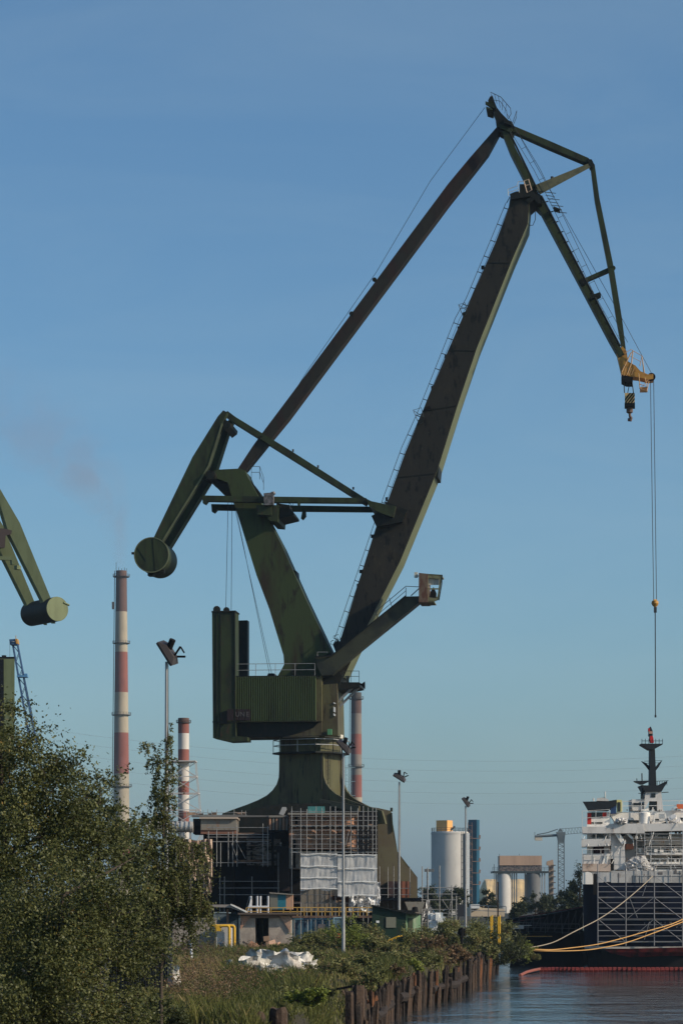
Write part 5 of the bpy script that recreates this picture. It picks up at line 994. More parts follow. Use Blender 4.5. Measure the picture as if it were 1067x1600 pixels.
for x,y in [(945,245),(985,262),(1010,262),(965,230)]: mb.tube(P(*Y_(x,y),SD+.6), P(*Y_(x+8,y+25),SD+.9), .3, 8)
mb.build('vent_pipes', SHIPW, ship)
for x in (680,745,945,1058,1120,1200,600): mb = MB(); mb.tube(P(*Y_(x,365),SD-.15), P(*Y_(x,880),SD-.15), .026, 5); mb.build('deck_standard', mat('thin_tube', (.4,.4,.4), .5) if x == 680 else bpy.data.materials['thin_tube'], ship)
for y in (403,470,545,600,655,712,740,820): mb = MB(); mb.tube(P(*Y_(600,y),SD-.1), P(*Y_(1400,y+random.uniform(-4,4)),SD-.1), .022, 5); mb.build('deck_ledger', bpy.data.materials['thin_tube'], ship)
mb = MB()
for i in range(34):
    x = random.uniform(60,1100); y = random.choice([330,455,522,605,700,770]); mb.tube(P(*Y_(x,y),SD+.1), P(*Y_(x+random.uniform(-25,25),y-random.uniform(30,75)),SD+.4), .03, 4)
mb.build('stanchion', SHIPW, ship)
mb = MB()
for i in range(26):
    x = random.uniform(80,1100); y = random.choice([340,470,540,640,720,800]); mb.prism([P(*Y_(xx,yy),SD-.06 if y > 760 else SD+.05) for xx,yy in [(x,y),(x+random.uniform(2,5),y),(x+3,y+random.uniform(25,55)),(x+1,y+25)]], (0,.01,0))
mb.build('rust_streak', mat('rust_streak', (.25,.13,.07), .8), ship)
# ship mast
def Zq(mb, pts, D, dep): return mb.prism([P(*Z_(x,y), D) for x,y in pts], (0,dep,0))
SMK = mat('ship_mast_black', (.014,.018,.022), .6)
mb = MB(); Zq(mb, [(845,435),(938,435),(950,545),(915,545),(915,488),(870,488),(838,545)], SD+3, 3); mb.build('mast_base', SHIPG, ship)
mb = MB(); Zq(mb, [(768,480),(845,478),(842,545),(770,545)], SD+3.2, 3); mb.build('mast_house', SHIPG, ship)
mb = MB(); Zq(mb, [(880,445),(905,445),(905,468),(880,468)], SD+2.95, .1); Zq(mb, [(870,488),(915,488),(915,545),(862,545)], SD+3.4, .1); Zq(mb, [(778,500),(835,500),(835,515),(778,515)], SD+3.1, .15); mb.build('mast_window', WIN, ship)
mb = MB(); Zq(mb, [(822,398),(962,398),(940,435),(845,437)], SD+2.8, 3.2); Zq(mb, [(872,400),(874,190),(890,165),(902,190),(911,400)], SD+3.6, 1.2); mm = mb.build('ship_mast', SMK, ship)
mb = MB(); Zq(mb, [(822,156),(948,156),(945,162),(895,190),(872,190),(826,162)], SD+3.2, 2); Zq(mb, [(872,312),(866,306),(850,285),(825,258),(850,268),(872,290)], SD+3.9, .5); Zq(mb, [(908,290),(925,268),(945,252),(925,290),(908,312)], SD+3.9, .5)
Zq(mb, [(782,373),(866,370),(866,378),(836,392),(820,392),(788,378)], SD+3.0, 1); Zq(mb, [(920,398),(970,374),(975,378),(962,400)], SD+3, 2); Zq(mb, [(824,396),(836,396),(836,475),(824,475)], SD+3, .8)
mb.build('mast_platform', SMK, mm)
mb = MB()
for x in range(826, 950, 20): mb.tube(P(*Z_(x,158),SD+3.2), P(*Z_(x,128),SD+3.2), .035, 4)
mb.tube(P(*Z_(824,140),SD+3.2), P(*Z_(948,140),SD+3.2), .035, 4)
for x in range(915, 975, 14): mb.tube(P(*Z_(x,398),SD+3), P(*Z_(x,372),SD+3), .03, 4)
mb.tube(P(*Z_(910,374),SD+3), P(*Z_(980,371),SD+3), .035, 4); mb.tube(P(*Z_(840,258),SD+4), P(*Z_(940,254),SD+4), .03, 4); mb.tube(P(*Z_(845,270),SD+4), P(*Z_(930,267),SD+4), .03, 4)
mb.tube(P(*Z_(827,372),SD+3), P(*Z_(826,328),SD+3), .06, 5); mb.tube(P(*Z_(940,440),SD+3), P(*Z_(980,438),SD+3), .05, 4); mb.tube(P(*Z_(797,373),SD+3), P(*Z_(796,358),SD+3), .05, 4); mb.tube(P(*Z_(805,445),SD+3), P(*Z_(845,445),SD+3), .04, 4)
mb.build('mast_rail', SMK, mm)
mb = MB(); Zq(mb, [(866,112),(870,66),(877,56),(882,66),(889,84),(889,112)], SD+4, .7); mb.build('mast_top', SMK, mm)
mb = MB(); Zq(mb, [(874,112),(889,110),(893,125),(896,150),(878,150),(874,130)], SD+3.7, 1); Zq(mb, [(865,66),(872,66),(872,84),(865,84)], SD+3.8, .6); mb.build('mast_flag', mat('mast_red', (.5,.02,.02), .6), mm)
mb = MB(); Zq(mb, [(868,84),(888,84),(888,98),(868,98)], SD+3.9, .8); mb.build('mast_light', mat('mast_tan', (.4,.25,.2), .6), mm)
# ship scaffold
ss = thing('scaffolding', (33, SD-1.6, -1), 'scaffold frame of pale tubes with crossed braces before the navy hull', 'scaffolding')
SB = mat('ship_scaffold_tube', (.22,.22,.23), .5, .2)
xv = [933.3, 977.2, 1021.5, 1065.6, 1110]
for x in xv:
    for D in (SD-1.7, SD-.7):
        mb = MB(); mb.tube(P(x,1350 if x < 940 else 1352,D), P(x,1478,D), .05 if D < SD-1 else .035, 6); mb.build('standard', SB, ss)
for i, y in enumerate([1385,1393.5,1402,1410.5,1419,1427.5,1436,1445,1454,1462.5,1471]):
    for (xa, xb) in zip(xv, xv[1:]):
        if xa > 1060 and i % 3: continue
        mb = MB(); mb.tube(P(xa,y,SD-1.7), P(xb,y,SD-1.7), .03 if (i % 3 != 2) else .045, 5); mb.build('ledger', SB, ss)
for y in (1403,1437.5,1472):
    mb = MB()
    for xa, xb in zip(xv, xv[1:]): mb.box((P((xa+xb)/2,y,SD-1.2).x, SD-1.2, P(0,y,SD-1.2).z), ((xb-xa)*.0612-.1, .8, .06))
    mb.build('plank_deck', PLANK, ss)
for a_, b_ in [((933,1369),(976,1402)),((934,1402),(976,1435)),((935,1437),(975,1470)),((1022,1369),(1064,1401)),((1022,1403),(1064,1435)),((1022,1437),(1064,1470)),((1020,1403),(980,1435)),((1020,1437),(990,1463)),((1009,1383),(1003,1400)),((983,1403),(995,1434)),((1014,1440),(1006,1468))]:
    mb = MB(); mb.tube(P(*a_,SD-1.75), P(*b_,SD-1.75), .03, 5); mb.build('brace', SB, ss)
# mooring ropes
def rope(name, pts, D0, D1, r_, m, lab):
    n = len(pts); fine = []
    def cr(p0,p1,p2,p3,t): return .5*((2*p1)+(-p0+p2)*t+(2*p0-5*p1+4*p2-p3)*t*t+(-p0+3*p1-3*p2+p3)*t**3)
    v = [Vector((x,y,0)) for x,y in pts]
    for i in range(n-1):
        for k in range(8): fine.append(cr(v[max(i-1,0)],v[i],v[i+1],v[min(i+2,n-1)],k/8))
    fine.append(v[-1]); L_ = len(fine); mb = MB(); mb.path([P(p.x,p.y,D0+(D1-D0)*i/(L_-1)) for i, p in enumerate(fine)], r_, 6); return tag(mb.build(name, m, None, True), lab, 'rope', 'mooring ropes')
RB = mat('rope_beige', (.30,.25,.19), .9); RY = mat('rope_yellow', (.50,.28,.10), .8)
rope('mooring_rope', [(815,1481),(828,1480.5),(862,1473),(893,1457.5),(914,1447),(935,1436),(958,1421),(979,1405),(1001,1386),(1019,1369)], 224, SD-2, .045, RB, 'beige mooring rope rising steeply from bank to ship bulwark')
rope('mooring_rope', [(815,1483),(828,1483),(860,1484),(888,1481.5),(930,1476),(968,1467),(1010,1455),(1045,1445),(1067,1436),(1100,1422)], 224, SD-2.5, .046, RY, 'upper of the two yellow mooring ropes')
rope('mooring_rope', [(815,1484),(830,1485),(870,1486),(914,1484.5),(945,1480),(979,1472.5),(1020,1458),(1050,1446.5),(1067,1440),(1100,1427)], 224.5, SD-2.3, .046, RY, 'lower of the two yellow mooring ropes')

# ------------------------------------------------------------------ construction yard
def V7(X, Y): return (270+X/2.667, 1230+Y/2.667)
def V6(X, Y): return (440+X/4.639, 1250+Y/4.639)
def V4(X, Y): return (290+X/5.616, 1260+Y/5.616)
def blk(name, pts, D, dep, m, par=None, conv=lambda x,y:(x,y)):
    mb = MB(); mb.prism([P(*conv(x,y), D) for x,y in pts], (0,dep,0)); return mb.build(name, m, par)
def rect(x0,y0,x1,y1): return [(x0,y0),(x1,y0),(x1,y1),(x0,y1)]
# rusty hull block with rounded columns
hb_ = thing('hull_block', (P(505,HY,228).x, 228, 0), 'rust-brown steel hull block wrapped in scaffolding under the crane column', 'hull block')
blk('block_body', rect(452,1271,557,1325), 227, 7, RUST, hb_)
mb = MB()
for (x, r_) in [(480,15),(511,15.5),(540,14)]:
    b_ = P(x,1325,227.0); mb.loft([[b_+Vector((r_*.057*math.cos(6.28318*k/20), .32*r_*.057*math.sin(6.28318*k/20), z_)) for k in range(20)] for z_ in (0, 50*.057)])
mb.build('curved_shell', RUST, hb_, True)
blk('block_edge', rect(450,1270,560,1273), 226.0, 8.2, RUSTG, hb_)
for x0,x1 in [(461,465.5),(552,556)]: blk('block_opening', rect(x0,1274,x1,1290 if x0 > 500 else 1288), 226.95, .1, BLK, hb_)
blk('block_opening', rect(458,1312,462,1356), 226.9, .1, BLK, hb_)
blk('lower_shell', rect(452,1325,468,1357), 226.9, 6, RUSTG, hb_)
blk('shell_belt', rect(452,1288.5,557,1296), 226.0, .4, mat('belt_dark', (.1,.065,.045), .8, layers=[(2,(1,1,1),(.25,.12,.07),.5,.6)]), hb_)
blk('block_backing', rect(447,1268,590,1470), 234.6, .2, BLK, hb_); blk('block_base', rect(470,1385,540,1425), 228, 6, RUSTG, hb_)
mb = MB(); mb.loft([[P(x,y,227.6)+Vector((0,d,0)) for x,y,d in [(520,1400,0),(552,1400,0),(551,1408,.4),(548,1414,.8),(543,1420,1.2),(535,1424,1.5),(520,1425,1.5)]], [P(x,y,233) for x,y in [(520,1400),(552,1400),(551,1408),(548,1414),(543,1420),(535,1424),(520,1425)]]]); mb.build('keel_curve', mat('primer_maroon', (.1,.05,.045), .7), hb_)
blk('turquoise_box', rect(481,1260,507,1272), 229, 2, mat('turquoise', (.05,.17,.17), .6, layers=[(1,(1,1,1),(.1,.25,.24),.5,.52)]), hb_)
# dark hull sections and machinery left
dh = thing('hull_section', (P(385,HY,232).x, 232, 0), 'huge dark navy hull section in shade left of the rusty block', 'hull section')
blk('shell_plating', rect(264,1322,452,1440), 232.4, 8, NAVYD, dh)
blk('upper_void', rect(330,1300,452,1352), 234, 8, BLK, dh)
blk('shade_plate', rect(432,1322,452,1392), 230.8, 1, mat('maroon_dark', (.03,.022,.022), .8), dh)
blk('grey_frame', rect(386,1313,438,1352), 231.5, 1.5, mat('frame_grey', (.28,.26,.25), .7, layers=[(1.4,(.6,.6,2),(.02,.02,.02),.5,.53),(3,(1,1,1),(.2,.18,.17),.55,.65)]), dh)
blk('frame_gap', rect(392,1315,395,1350), 231.4, .12, BLK, dh)
for i in range(5): blk('frame_beam', rect(385,1311+i*9,438,1312.6+i*9), 231.2, .3, RUSTG, dh)
mb = MB()
for i, y in enumerate([1316,1321,1327,1333,1340,1346]): mb.prism([P(x,yy,231) for x,yy in rect(437.5,y,440,y+3.4)], (0,.1,0))
mb.build('sheet_strip', WHT, dh)
blk('lifting_beam', rect(300,1274,452,1276.5), 230, 1.2, mat('beam_grey', (.13,.125,.12), .7), dh)
bb = thing('steel_tank', (P(341,HY,229).x, 229, 0), 'grey steel tank with rust-stained underside on top of the dark section', 'tank')
blk('tank_side', rect(314,1279,369.5,1297), 228.5, 5, RUSTG, bb); blk('tank_bottom', rect(314,1297,369,1303), 228.6, 4.8, mat('rust_pink', (.2,.1,.07), .8), bb); blk('tank_rim', rect(312,1276.6,371,1279.4), 228.2, 5.4, mat('rim_cream', (.38,.31,.25), .7), bb)
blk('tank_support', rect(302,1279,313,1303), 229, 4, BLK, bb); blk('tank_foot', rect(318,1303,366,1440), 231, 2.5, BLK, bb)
rf = thing('girder_rack', (P(433,HY,229).x, 229, 0), 'rusty pipe rack on the section right below the crane pedestal', 'rack')
for i in range(6): blk('girder', rect(421+i*5.2,1277,423.6+i*5.2,1297), 229, 1.4, RUSTG if i % 2 else RUST, rf)
blk('rack_top', rect(420,1274,450,1277), 228.9, 1.6, RUSTG, rf); blk('rack_floor', rect(418,1297,450,1299), 228.8, 1.6, NAVYD, rf); blk('rack_post', rect(424,1299,428,1440), 230.2, .4, NAVYD, rf)
sh_ = MB(); pts_ = [(436,1272),(441,1261),(447,1261),(448,1264),(443,1274)]; sh_.prism([P(x,y,229) for x,y in pts_], (0,.6,0)); tag(sh_.build('sheet_bundle', mat('plastic_grey', (.3,.3,.3), .5)), 'crumpled grey sheet on top of the rusty pipe rack', 'sheet')
# scaffold towers
def scaff(label, name, xs, y0, y1, hys, D, dep, planks=(), braces=(), r_=.034, base=None, tops=None):
    root = thing('scaffolding', (P((xs[0]+xs[-1])/2,HY,D).x, D, 0), label, 'scaffolding', 'yard scaffolding')
    for i, x in enumerate(xs):
        for dd in (0, dep):
            mb = MB(); yt = (tops[i] if tops else y0)+random.uniform(-3,3); p_ = P(x,y1,D+dd); p_.z = 0 if base is None else P(0,base,D).z; mb.tube(p_, P(x,yt,D+dd), r_ if dd == 0 else r_*.75, 5); mb.build('standard', SCAF, root)
    for y in hys:
        for dd in (0, dep): mb = MB(); mb.tube(P(xs[0]-2,y,D+dd), P(xs[-1]+2,y,D+dd), r_*.8, 5); mb.build('ledger', SCAF, root)
    for y in planks: blk('plank_deck', rect(xs[0],y-.6,xs[-1],y+.8), D+.1, dep-.2, PLANK, root)
    if len(xs) > 5:
        mb = MB()
        for i in range(26 if len(xs) > 12 else 12):
            a_ = random.randrange(len(xs)-1); b_ = random.choice(hys[1:]); mb.prism([P(x,y,D+random.uniform(.1,dep-.2)) for x,y in rect(xs[a_],b_-random.choice([.8,2.6,4.5]),xs[a_+1],b_+.2)], (0,.06,0))
        mb.build('boards', mat('scaffold_board', (.20,.13,.085), .8, layers=[(1.5,(1,1,1),(.10,.07,.055),.45,.6)]), root)
    for a_, b_ in braces: mb = MB(); mb.tube(P(*a_,D-.06), P(*b_,D-.06), r_*.7, 5); mb.build('brace', SCAF, root)
    return root
scaff('tall scaffolding wrapped round the rusty hull block with white sheeting', 's', [456,470,479.5,494,503,516,524,536,548,559,567.5,575,582,587.5], 1262, 1440, [1268,1275.5,1282,1290,1297,1304.5,1311,1319,1326,1332,1398,1411], 225, 1.6, (1291,1331), (((495,1420),(512,1390)),((553,1402),(575,1420)),((574,1402),(586,1418)),((545,1320),(550,1297)),((540,1320),(545,1298))))
mb = MB()
for i in range(7):
    y = 1299+i*5
    for x0 in (561,568,575): mb.tube(P(x0,y,224.9), P(x0+6,y+5 if i%2 else y-5,224.9), .05, 4)
o = mb.build('stair_lattice', BLK); tag(o, 'dark zigzag scaffold stair right of the rusty hull block', 'stairs')
scaff('lower scaffolding across the dark navy hull section', 's', [344,351,394,435], 1370, 1440, [1377,1387.5,1398], 229.5, 1.2, (), (((383,1425),(390,1400)),), .04, None, [1371,1371,1370,1330])
scaff('upper scaffolding hung beneath the grey steel tank', 's', [326,339,345,357,364,370.5,411,418.5], 1300, 1360, [1293,1304,1308,1315,1348], 228, 1.3, (1315,), (((368,1312),(384,1342)),((362,1318),(372,1345)),), .038, 1354, [1299,1292,1318,1298,1300,1290,1288,1288])
scaff('low guard-rail scaffolding along the top left of the yard', 's', [262,279,292,306,318,325,331,339,366,378,384], 1266, 1290, [1270,1273.5], 234, 1.0, (), (), .03, 1276)
scaff('free-standing scaffold tower right of the portal leg, before the silo', 's', [659.5,668,686.5,705.5,712.5], 1360, 1440, [1387,1397,1406,1421,1427,1433], 232, 1.6, (1434,), (((690,1405),(700,1420)),((700,1433),(704,1408))), .05, None, [1355,1355,1355,1385,1400])
scaff('sparse scaffold poles in front of the portal leg', 's', [593,606,615,640], 1355, 1440, [1388,1398], 233, 1.0, (), (), .035)
mb = MB(); mb.tube(P(667.5,1358,260), P(667.5,1469,260), .08, 5)
for x in (664.5,668,671.5,676): mb.box(P(x,1360,260), (.22,.3,.3))
mb.tube(P(663,1361,260), P(678,1361,260), .05, 4); tag(mb.build('lamp_post', mat('lamp_post_grey', (.14,.15,.16), .6)), 'small lamp post with a row of lamps above the scaffold tower', 'lamp post')
# white sheeting: wavy translucent cloth
SHM = bpy.data.materials.new('plastic_sheet'); SHM.use_nodes = True; t = SHM.node_tree; b = t.nodes['Principled BSDF']; b.inputs['Base Color'].default_value = (.66,.65,.64,1); b.inputs['Roughness'].default_value = .35
tl = t.nodes.new('ShaderNodeBsdfTransparent'); tr_ = t.nodes.new('ShaderNodeBsdfTranslucent'); tr_.inputs[0].default_value = (.7,.68,.66,1)
x1_ = t.nodes.new('ShaderNodeMixShader'); x1_.inputs[0].default_value = .35; x2_ = t.nodes.new('ShaderNodeMixShader')
ns = t.nodes.new('ShaderNodeTexNoise'); ns.inputs['Scale'].default_value = .9; ns.inputs['Detail'].default_value = 4; mr = t.nodes.new('ShaderNodeMapRange'); mr.inputs[1].default_value=.4; mr.inputs[2].default_value=.7; mr.inputs[3].default_value=.03; mr.inputs[4].default_value=.25
tc = t.nodes.new('ShaderNodeTexCoord'); t.links.new(tc.outputs['Object'], ns.inputs['Vector']); t.links.new(ns.outputs[0], mr.inputs[0]); t.links.new(mr.outputs[0], x2_.inputs[0])
t.links.new(b.outputs[0], x1_.inputs[1]); t.links.new(tr_.outputs[0], x1_.inputs[2]); t.links.new(x1_.outputs[0], x2_.inputs[1]); t.links.new(tl.outputs[0], x2_.inputs[2]); t.links.new(x2_.outputs[0], t.nodes['Material Output'].inputs[0])
def sheet(label, x0, y0, x1, y1, D, m=SHM, amp=.011, nx_=64, ny_=40, name='plastic_sheet', bands=(), sag=2):
    root = thing(name, P((x0+x1)/2, y1, D), label, 'sheeting', 'sheets hung on scaffolding'); mb = MB(); vs = []; ph = random.uniform(0,6)
    for j in range(ny_+1):
        for i in range(nx_+1):
            u, v = i/nx_, j/ny_; x = x0+(x1-x0)*u; y = y0+(y1-y0)*v + sag*math.sin(u*9+ph)*(v if v > .5 else (.5-v)*.6)
            d = amp*(5*NZ.noise(Vector((u*5,v*3,ph)))+3*NZ.noise(Vector((u*13,v*5+u*4,ph*3)))+1.0*NZ.noise(Vector((u*22,v*9,ph*5)))+2*(1-v)*abs(math.sin(u*12+ph))); vs.append(P(x,y,D+d))
    mb.add(vs, [[j*(nx_+1)+i, j*(nx_+1)+i+1, (j+1)*(nx_+1)+i+1, (j+1)*(nx_+1)+i] for j in range(ny_) for i in range(nx_)]); mb.build('cloth', m, root, True)
    for y in bands:
        mb = MB(); mb.path([P(x0+(x1-x0)*u, y+.5*math.sin(u*8), D-.09) for u in np.linspace(0,1,12)], .045, 5); mb.build('reinforcing_band', WHT, root)
    return root
sheet('translucent sheet with lowest hem on the left half of the scaffolding', 469.5,1334,527,1390, 224.3, bands=(1334.5,1353.5,1371.5,1388.5))
sheet('longer translucent sheet behind the floodlight mast, on the right half of the scaffolding', 527.5,1335,589,1400, 224.2, bands=(1336,1357,1378,1399))
sheet('bright white sheet hanging lowest behind the dark green hut', 545,1399,593,1424, 226.5, mat('white_sheet', (.8,.8,.8), .5), .2)
sheet('narrow white sheet strip at the right end of the scaffolding', 587,1378,594,1412, 225.2, mat('white_sheet_strip', (.75,.75,.76), .5), .1, 8, 12)
sheet('beige tarpaulin draped behind the weeping birch strands', 283,1312,332,1372, 226, mat('beige_tarp', (.42,.31,.24), .8), .3, sag=4)
sheet('narrow beige tarpaulin tail hanging under the big one', 318,1365,331,1396, 225.8, mat('beige_tail', (.4,.3,.24), .8), .2, 10, 14)
sheet('white wrapped stack cover right of the green hut', 652,1406,671,1440, 236, mat('white_wrap', (.75,.75,.76), .5), .3)
# crates etc
pp = thing('steel_pipe', (P(283,HY,228).x, 228, 0), 'fat silvery pipe on stands behind the weeping birch', 'pipe')
mb = MB(); mb.tube(P(228,1292,228), P(302,1292,228), .48, 18); mb.build('pipe_body', mat('silver', (.5,.47,.43), .4, .3), pp, True)
mb = MB(); 
for x in (270,276,283,290,297): mb.tube(P(x,1292,228), P(x+1.2,1292,228), .56, 18)
for x in (240,275,298): q = P(x,1300,228); mb.beam(q, (q.x,q.y,0), .15, .15)
mb.build('pipe_flange', STEEL, pp)
shd = thing('work_cabin', (P(439,HY,223).x, 223, 0), 'small grey, blue and rust work cabin standing above the blue containers', 'cabin')
blk('cabin_side', rect(422,1396,434,1421), 222.4, 3, mat('cabin_grey', (.14,.14,.12), .8), shd); blk('cabin_front', rect(434,1396,447,1421), 222.5, 3, mat('cabin_teal', (.02,.13,.18), .6), shd); blk('cabin_end', rect(447,1397,457.5,1421), 222.6, 3, RUST, shd)
mb = MB(); mb.prism([P(x,y,222.2) for x,y in [(421,1394),(458,1397),(458,1398.5),(421,1396)]], (0,3.4,0)); mb.build('roof', RUSTG, shd); blk('cabin_stand', rect(424,1421,456,1482), 223, 2, BLK, shd)
# elevated deck with yellow railing
dckm = mat('deck_timber', (.16,.10,.07), .8, layers=[(2,(1,1,1),(.08,.05,.04),.5,.6)])
dr = thing('walkway', (P(480,HY,221).x, 221, 0), 'raised walkway with yellow railing above the blue containers', 'walkway')
blk('deck', rect(383,1431,585,1434), 220.5, 3, dckm, dr); mb = MB(); railing(mb, [P(385,1431,220.5), P(443,1431,220.5)], .7, 1.0, .04, (1,.55)); railing(mb, [P(443,1431,220.5), P(584,1431,220.5)], .72, .62, .045, (1,.5)); mb.build('railing', mat('rail_yellow', (.5,.30,.08), .6), dr)
mb = MB()
for x in (400,440,480,520,560): q = P(x,1433,222.5); mb.beam(q, (q.x,q.y,0), .2, .2)
mb.build('deck_post', BLK, dr)
mb = MB()
for x in (392,402,407,419): mb.tube(P(x,1400,221.5)+Vector((0,0,0)), P(x,1431,221.5), .09, 6)
mb.path([P(388,1417,221.4), P(420,1417,221.4)], .09, 6); mb.path([P(386,1430,221.4), P(393,1402,221.4)], .05); o = mb.build('steel_trestle', mat('trestle_white', (.5,.5,.52), .5)); tag(o, 'pale tubular trestle with upright posts on the raised walkway', 'trestle')
# containers
def corr(name, x0, y0, x1, y1, D, dep, m, par, n=14):
    mb = MB(); a_ = P(x0,y0,D); b_ = P(x1,y0,D); zb_ = P(0,y1,D).z; pts = []
    for i in range(n):
        p_, q_ = a_.lerp(b_, i/n), a_.lerp(b_, (i+1)/n); e = Vector((0,.06,0)); pts += [p_, p_.lerp(q_,.4), p_.lerp(q_,.5)+e, p_.lerp(q_,.9)+e]
    pts += [b_, b_+Vector((0,dep,0)), a_+Vector((0,dep,0))]; mb.loft([[Vector((p.x,p.y,zb_)) for p in pts], [Vector((p.x,p.y,a_.z)) for p in pts]]); return mb.build(name, m, par)
def container(label, x0, x1, yt, D, m, m2=None, doors=0):
    root = thing('shipping_container', (P((x0+x1)/2,HY,D).x, D, 0), label, 'container', 'containers in the yard'); yb = HY+15200/D
    corr('container_body', x0, yt, x1, yb, D, 5, m, root); 
    mb = MB()
    for x in (x0,x1): mb.prism([P(xx,y,D-.05) for xx,y in rect(x-.8,yt-.5,x+.8,yb)], (0,.2,0))
    mb.prism([P(xx,y,D-.06) for xx,y in rect(x0-.8,yt-1,x1+.8,yt+.8)], (0,.2,0)); mb.build('frame', m2 or m, root)
    for i in range(doors):
        xx = x0+(x1-x0)*(i+.5)/doors; mb = MB(); mb.tube(P(xx,yt+1,D-.12), P(xx,yb,D-.12), .035, 5); mb.build('lock_rod', STEEL, root)
    return root
container('shabby blue container with peeling paint behind the rounded bush', 454.5, 486, 1436, 217, BLUE, None, 3)
container('darker blue container between the shabby blue one and pale blue cabin', 487.5, 520, 1436, 217.2, mat('blue_container_dark', (.025,.07,.12), .6, layers=[(2,(1,1,1),(.1,.16,.2),.55,.65)]), None, 3)
container('pale blue container end beside the floodlight mast', 521.5, 534.5, 1434, 217.4, mat('pale_blue', (.25,.38,.44), .6, layers=[(3,(1,1,.4),(.35,.42,.44),.5,.6)]))
container('small blue container half hidden by bushes left of the green hut', 552, 566, 1443, 218, mat('mid_blue', (.04,.08,.13), .6))
container('bluish corrugated container below the kiosk roof', 335, 357, 1426, 220, mat('grey_blue', (.2,.26,.3), .6)); container('narrow blue-grey container left of the open concrete shelter', 357.5, 374, 1428, 219, mat('slate_blue', (.09,.14,.18), .6))
ks = thing('kiosk_roof', (P(358,HY,216).x, 216, 0), 'flat pale canopy roof sloping at its right end, left of the shelter', 'canopy')
mb = MB(); mb.prism([P(x,y,214) for x,y in [(325,1413.5),(361,1413.5),(385,1425),(384,1427),(359,1418),(325,1417)]], (0,5,0)); mb.build('roof', mat('roof_grey', (.25,.22,.2), .7), ks)
mb = MB(); mb.beam(P(360.5,1413.2,213.9), P(385.5,1425,213.9), .12, .1); mb.build('roof_edge', WHT, ks)
mb = MB()
for x in (330,356,378): q = P(x,1420,215.5); mb.beam(q, (q.x,q.y,0), .18, .18)
mb.build('post', RUST, ks)
# concrete shelter
cs = thing('concrete_shelter', (P(414,HY,214).x, 214, 0), 'concrete shelter with dark doorway and rusty corners, scrap piled in front', 'shelter')
blk('wall', rect(375,1432,399,1482), 213, 4, CON, cs); blk('wall', rect(420,1432,455,1482), 213, 4, CON, cs); blk('lintel', rect(375,1429,455,1434.5), 212.9, 4.2, mat('lintel_rust', (.17,.12,.09), .8), cs); blk('inside', rect(396,1434,423,1482), 216.5, .3, BLK, cs); blk('inner_post', rect(409,1434.5,412.5,1472), 215, .3, mat('inner_green', (.04,.05,.035), .8), cs)
blk('roof_slab', rect(372,1426.5,470,1429), 212.3, 5, mat('slab_brown', (.1,.075,.06), .8), cs)
blk('rust_gusset', [(376,1431),(392,1431),(376,1452)], 212.85, .1, RUST, cs); blk('rust_gusset', [(437,1431),(454,1431),(454,1457)], 212.85, .1, RUST, cs)
sc2 = MB()
for i in range(26): x = random.uniform(385,432); y = random.uniform(1474,1484); sc2.box(P(x,y,211+random.random()), (random.uniform(.2,1),random.uniform(.2,.6),random.uniform(.1,.5)), random.uniform(0,3), Matrix.Rotation(random.uniform(-.6,.6),3,'Y') @ Matrix.Rotation(random.uniform(0,3),3,'Z'))
tag(sc2.build('scrap_heap', RUST), 'heap of rusty scrap in the doorway of the concrete shelter', 'scrap')
mb = MB(); mb.beam(P(417,1466,210), P(420,1486,210), .3, .25); mb.beam(P(412,1467,210), P(421,1466,210), .4, .4); tag(mb.build('crooked_post', mat('post_tan', (.28,.18,.12), .8)), 'tan crooked post with a square head before the shelter doorway', 'post')
# yellow pipes, white cabinet, grey wall
gw = thing('grey_wall', (P(300,HY,208).x, 208, 0), 'long grey wall behind the weeping birch strands', 'wall'); blk('wall', rect(262,1437,338,1484), 208, .5, CON, gw); blk('wall_cap', rect(262,1434,338,1437.3), 207.9, .7, RUSTG, gw)
wc = thing('white_cabinet', (P(350,HY,206).x, 206, 0), 'white cabinet with a small blue emblem inside the yellow pipe frame', 'cabinet'); blk('cabinet_body', [(338,1456),(341,1450),(357,1447),(362,1451),(362,1486),(338,1486)], 206, 1.8, mat('cabinet_white', (.45,.44,.43), .6), wc); blk('cabinet_top', rect(339,1444,365,1447.5), 206, 2, RUSTG, wc)
mb = MB()
for dx in (0, 3.5):
    mb.box(P(344.5+dx,1474,205.98), (.14,.02,.14)); mb.box(P(344.5+dx,1480,205.98), (.14,.02,.2)); mb.box(P(344.5+dx,1476.5,205.98), (.2,.02,.08))
mb.box(P(346,1478,205.97), (.3,.02,.05)); mb.build('emblem', mat('emblem_blue', (.04,.16,.35), .6), wc)
mb = MB()
for (xr, d_) in ((358.5,205),(366.5,205.6)): mb.path([P(330,1446.5,d_), P(xr-3,1446.5,d_), P(xr-.8,1447.5,d_), P(xr,1450,d_), P(xr,1490,d_)], .11, 8)
mb.box(P(341,1451,205), (.5,.2,.4)); tag(mb.build('yellow_pipe_frame', YEL2, None, True), 'pair of bent bright yellow pipes framing the white cabinet', 'pipe frame')
mb = MB(); mb.tube(P(299.5,1440,180), P(299.5,1507,165), .08, 8); tag(mb.build('white_post', WHT), 'white post in the grass in front of the grey wall', 'post')
rk = thing('low_fence', (P(315,HY,190).x, 190, 0), 'low rusty rail fence in front of the grey wall', 'fence'); mb = MB(); mb.beam(P(270,1487,190), P(350,1488,190), .1, .12); mb.beam(P(285,1481,190), P(335,1480,191), .3, .35); mb.build('rail', mat('fence_dark', (.05,.035,.035), .8), rk)
mb = MB()
for x in range(275,350,8): mb.beam(P(x,1487,190), P(x,1500,190), .08, .08)
mb.build('fence_post', WOODS[1], rk)
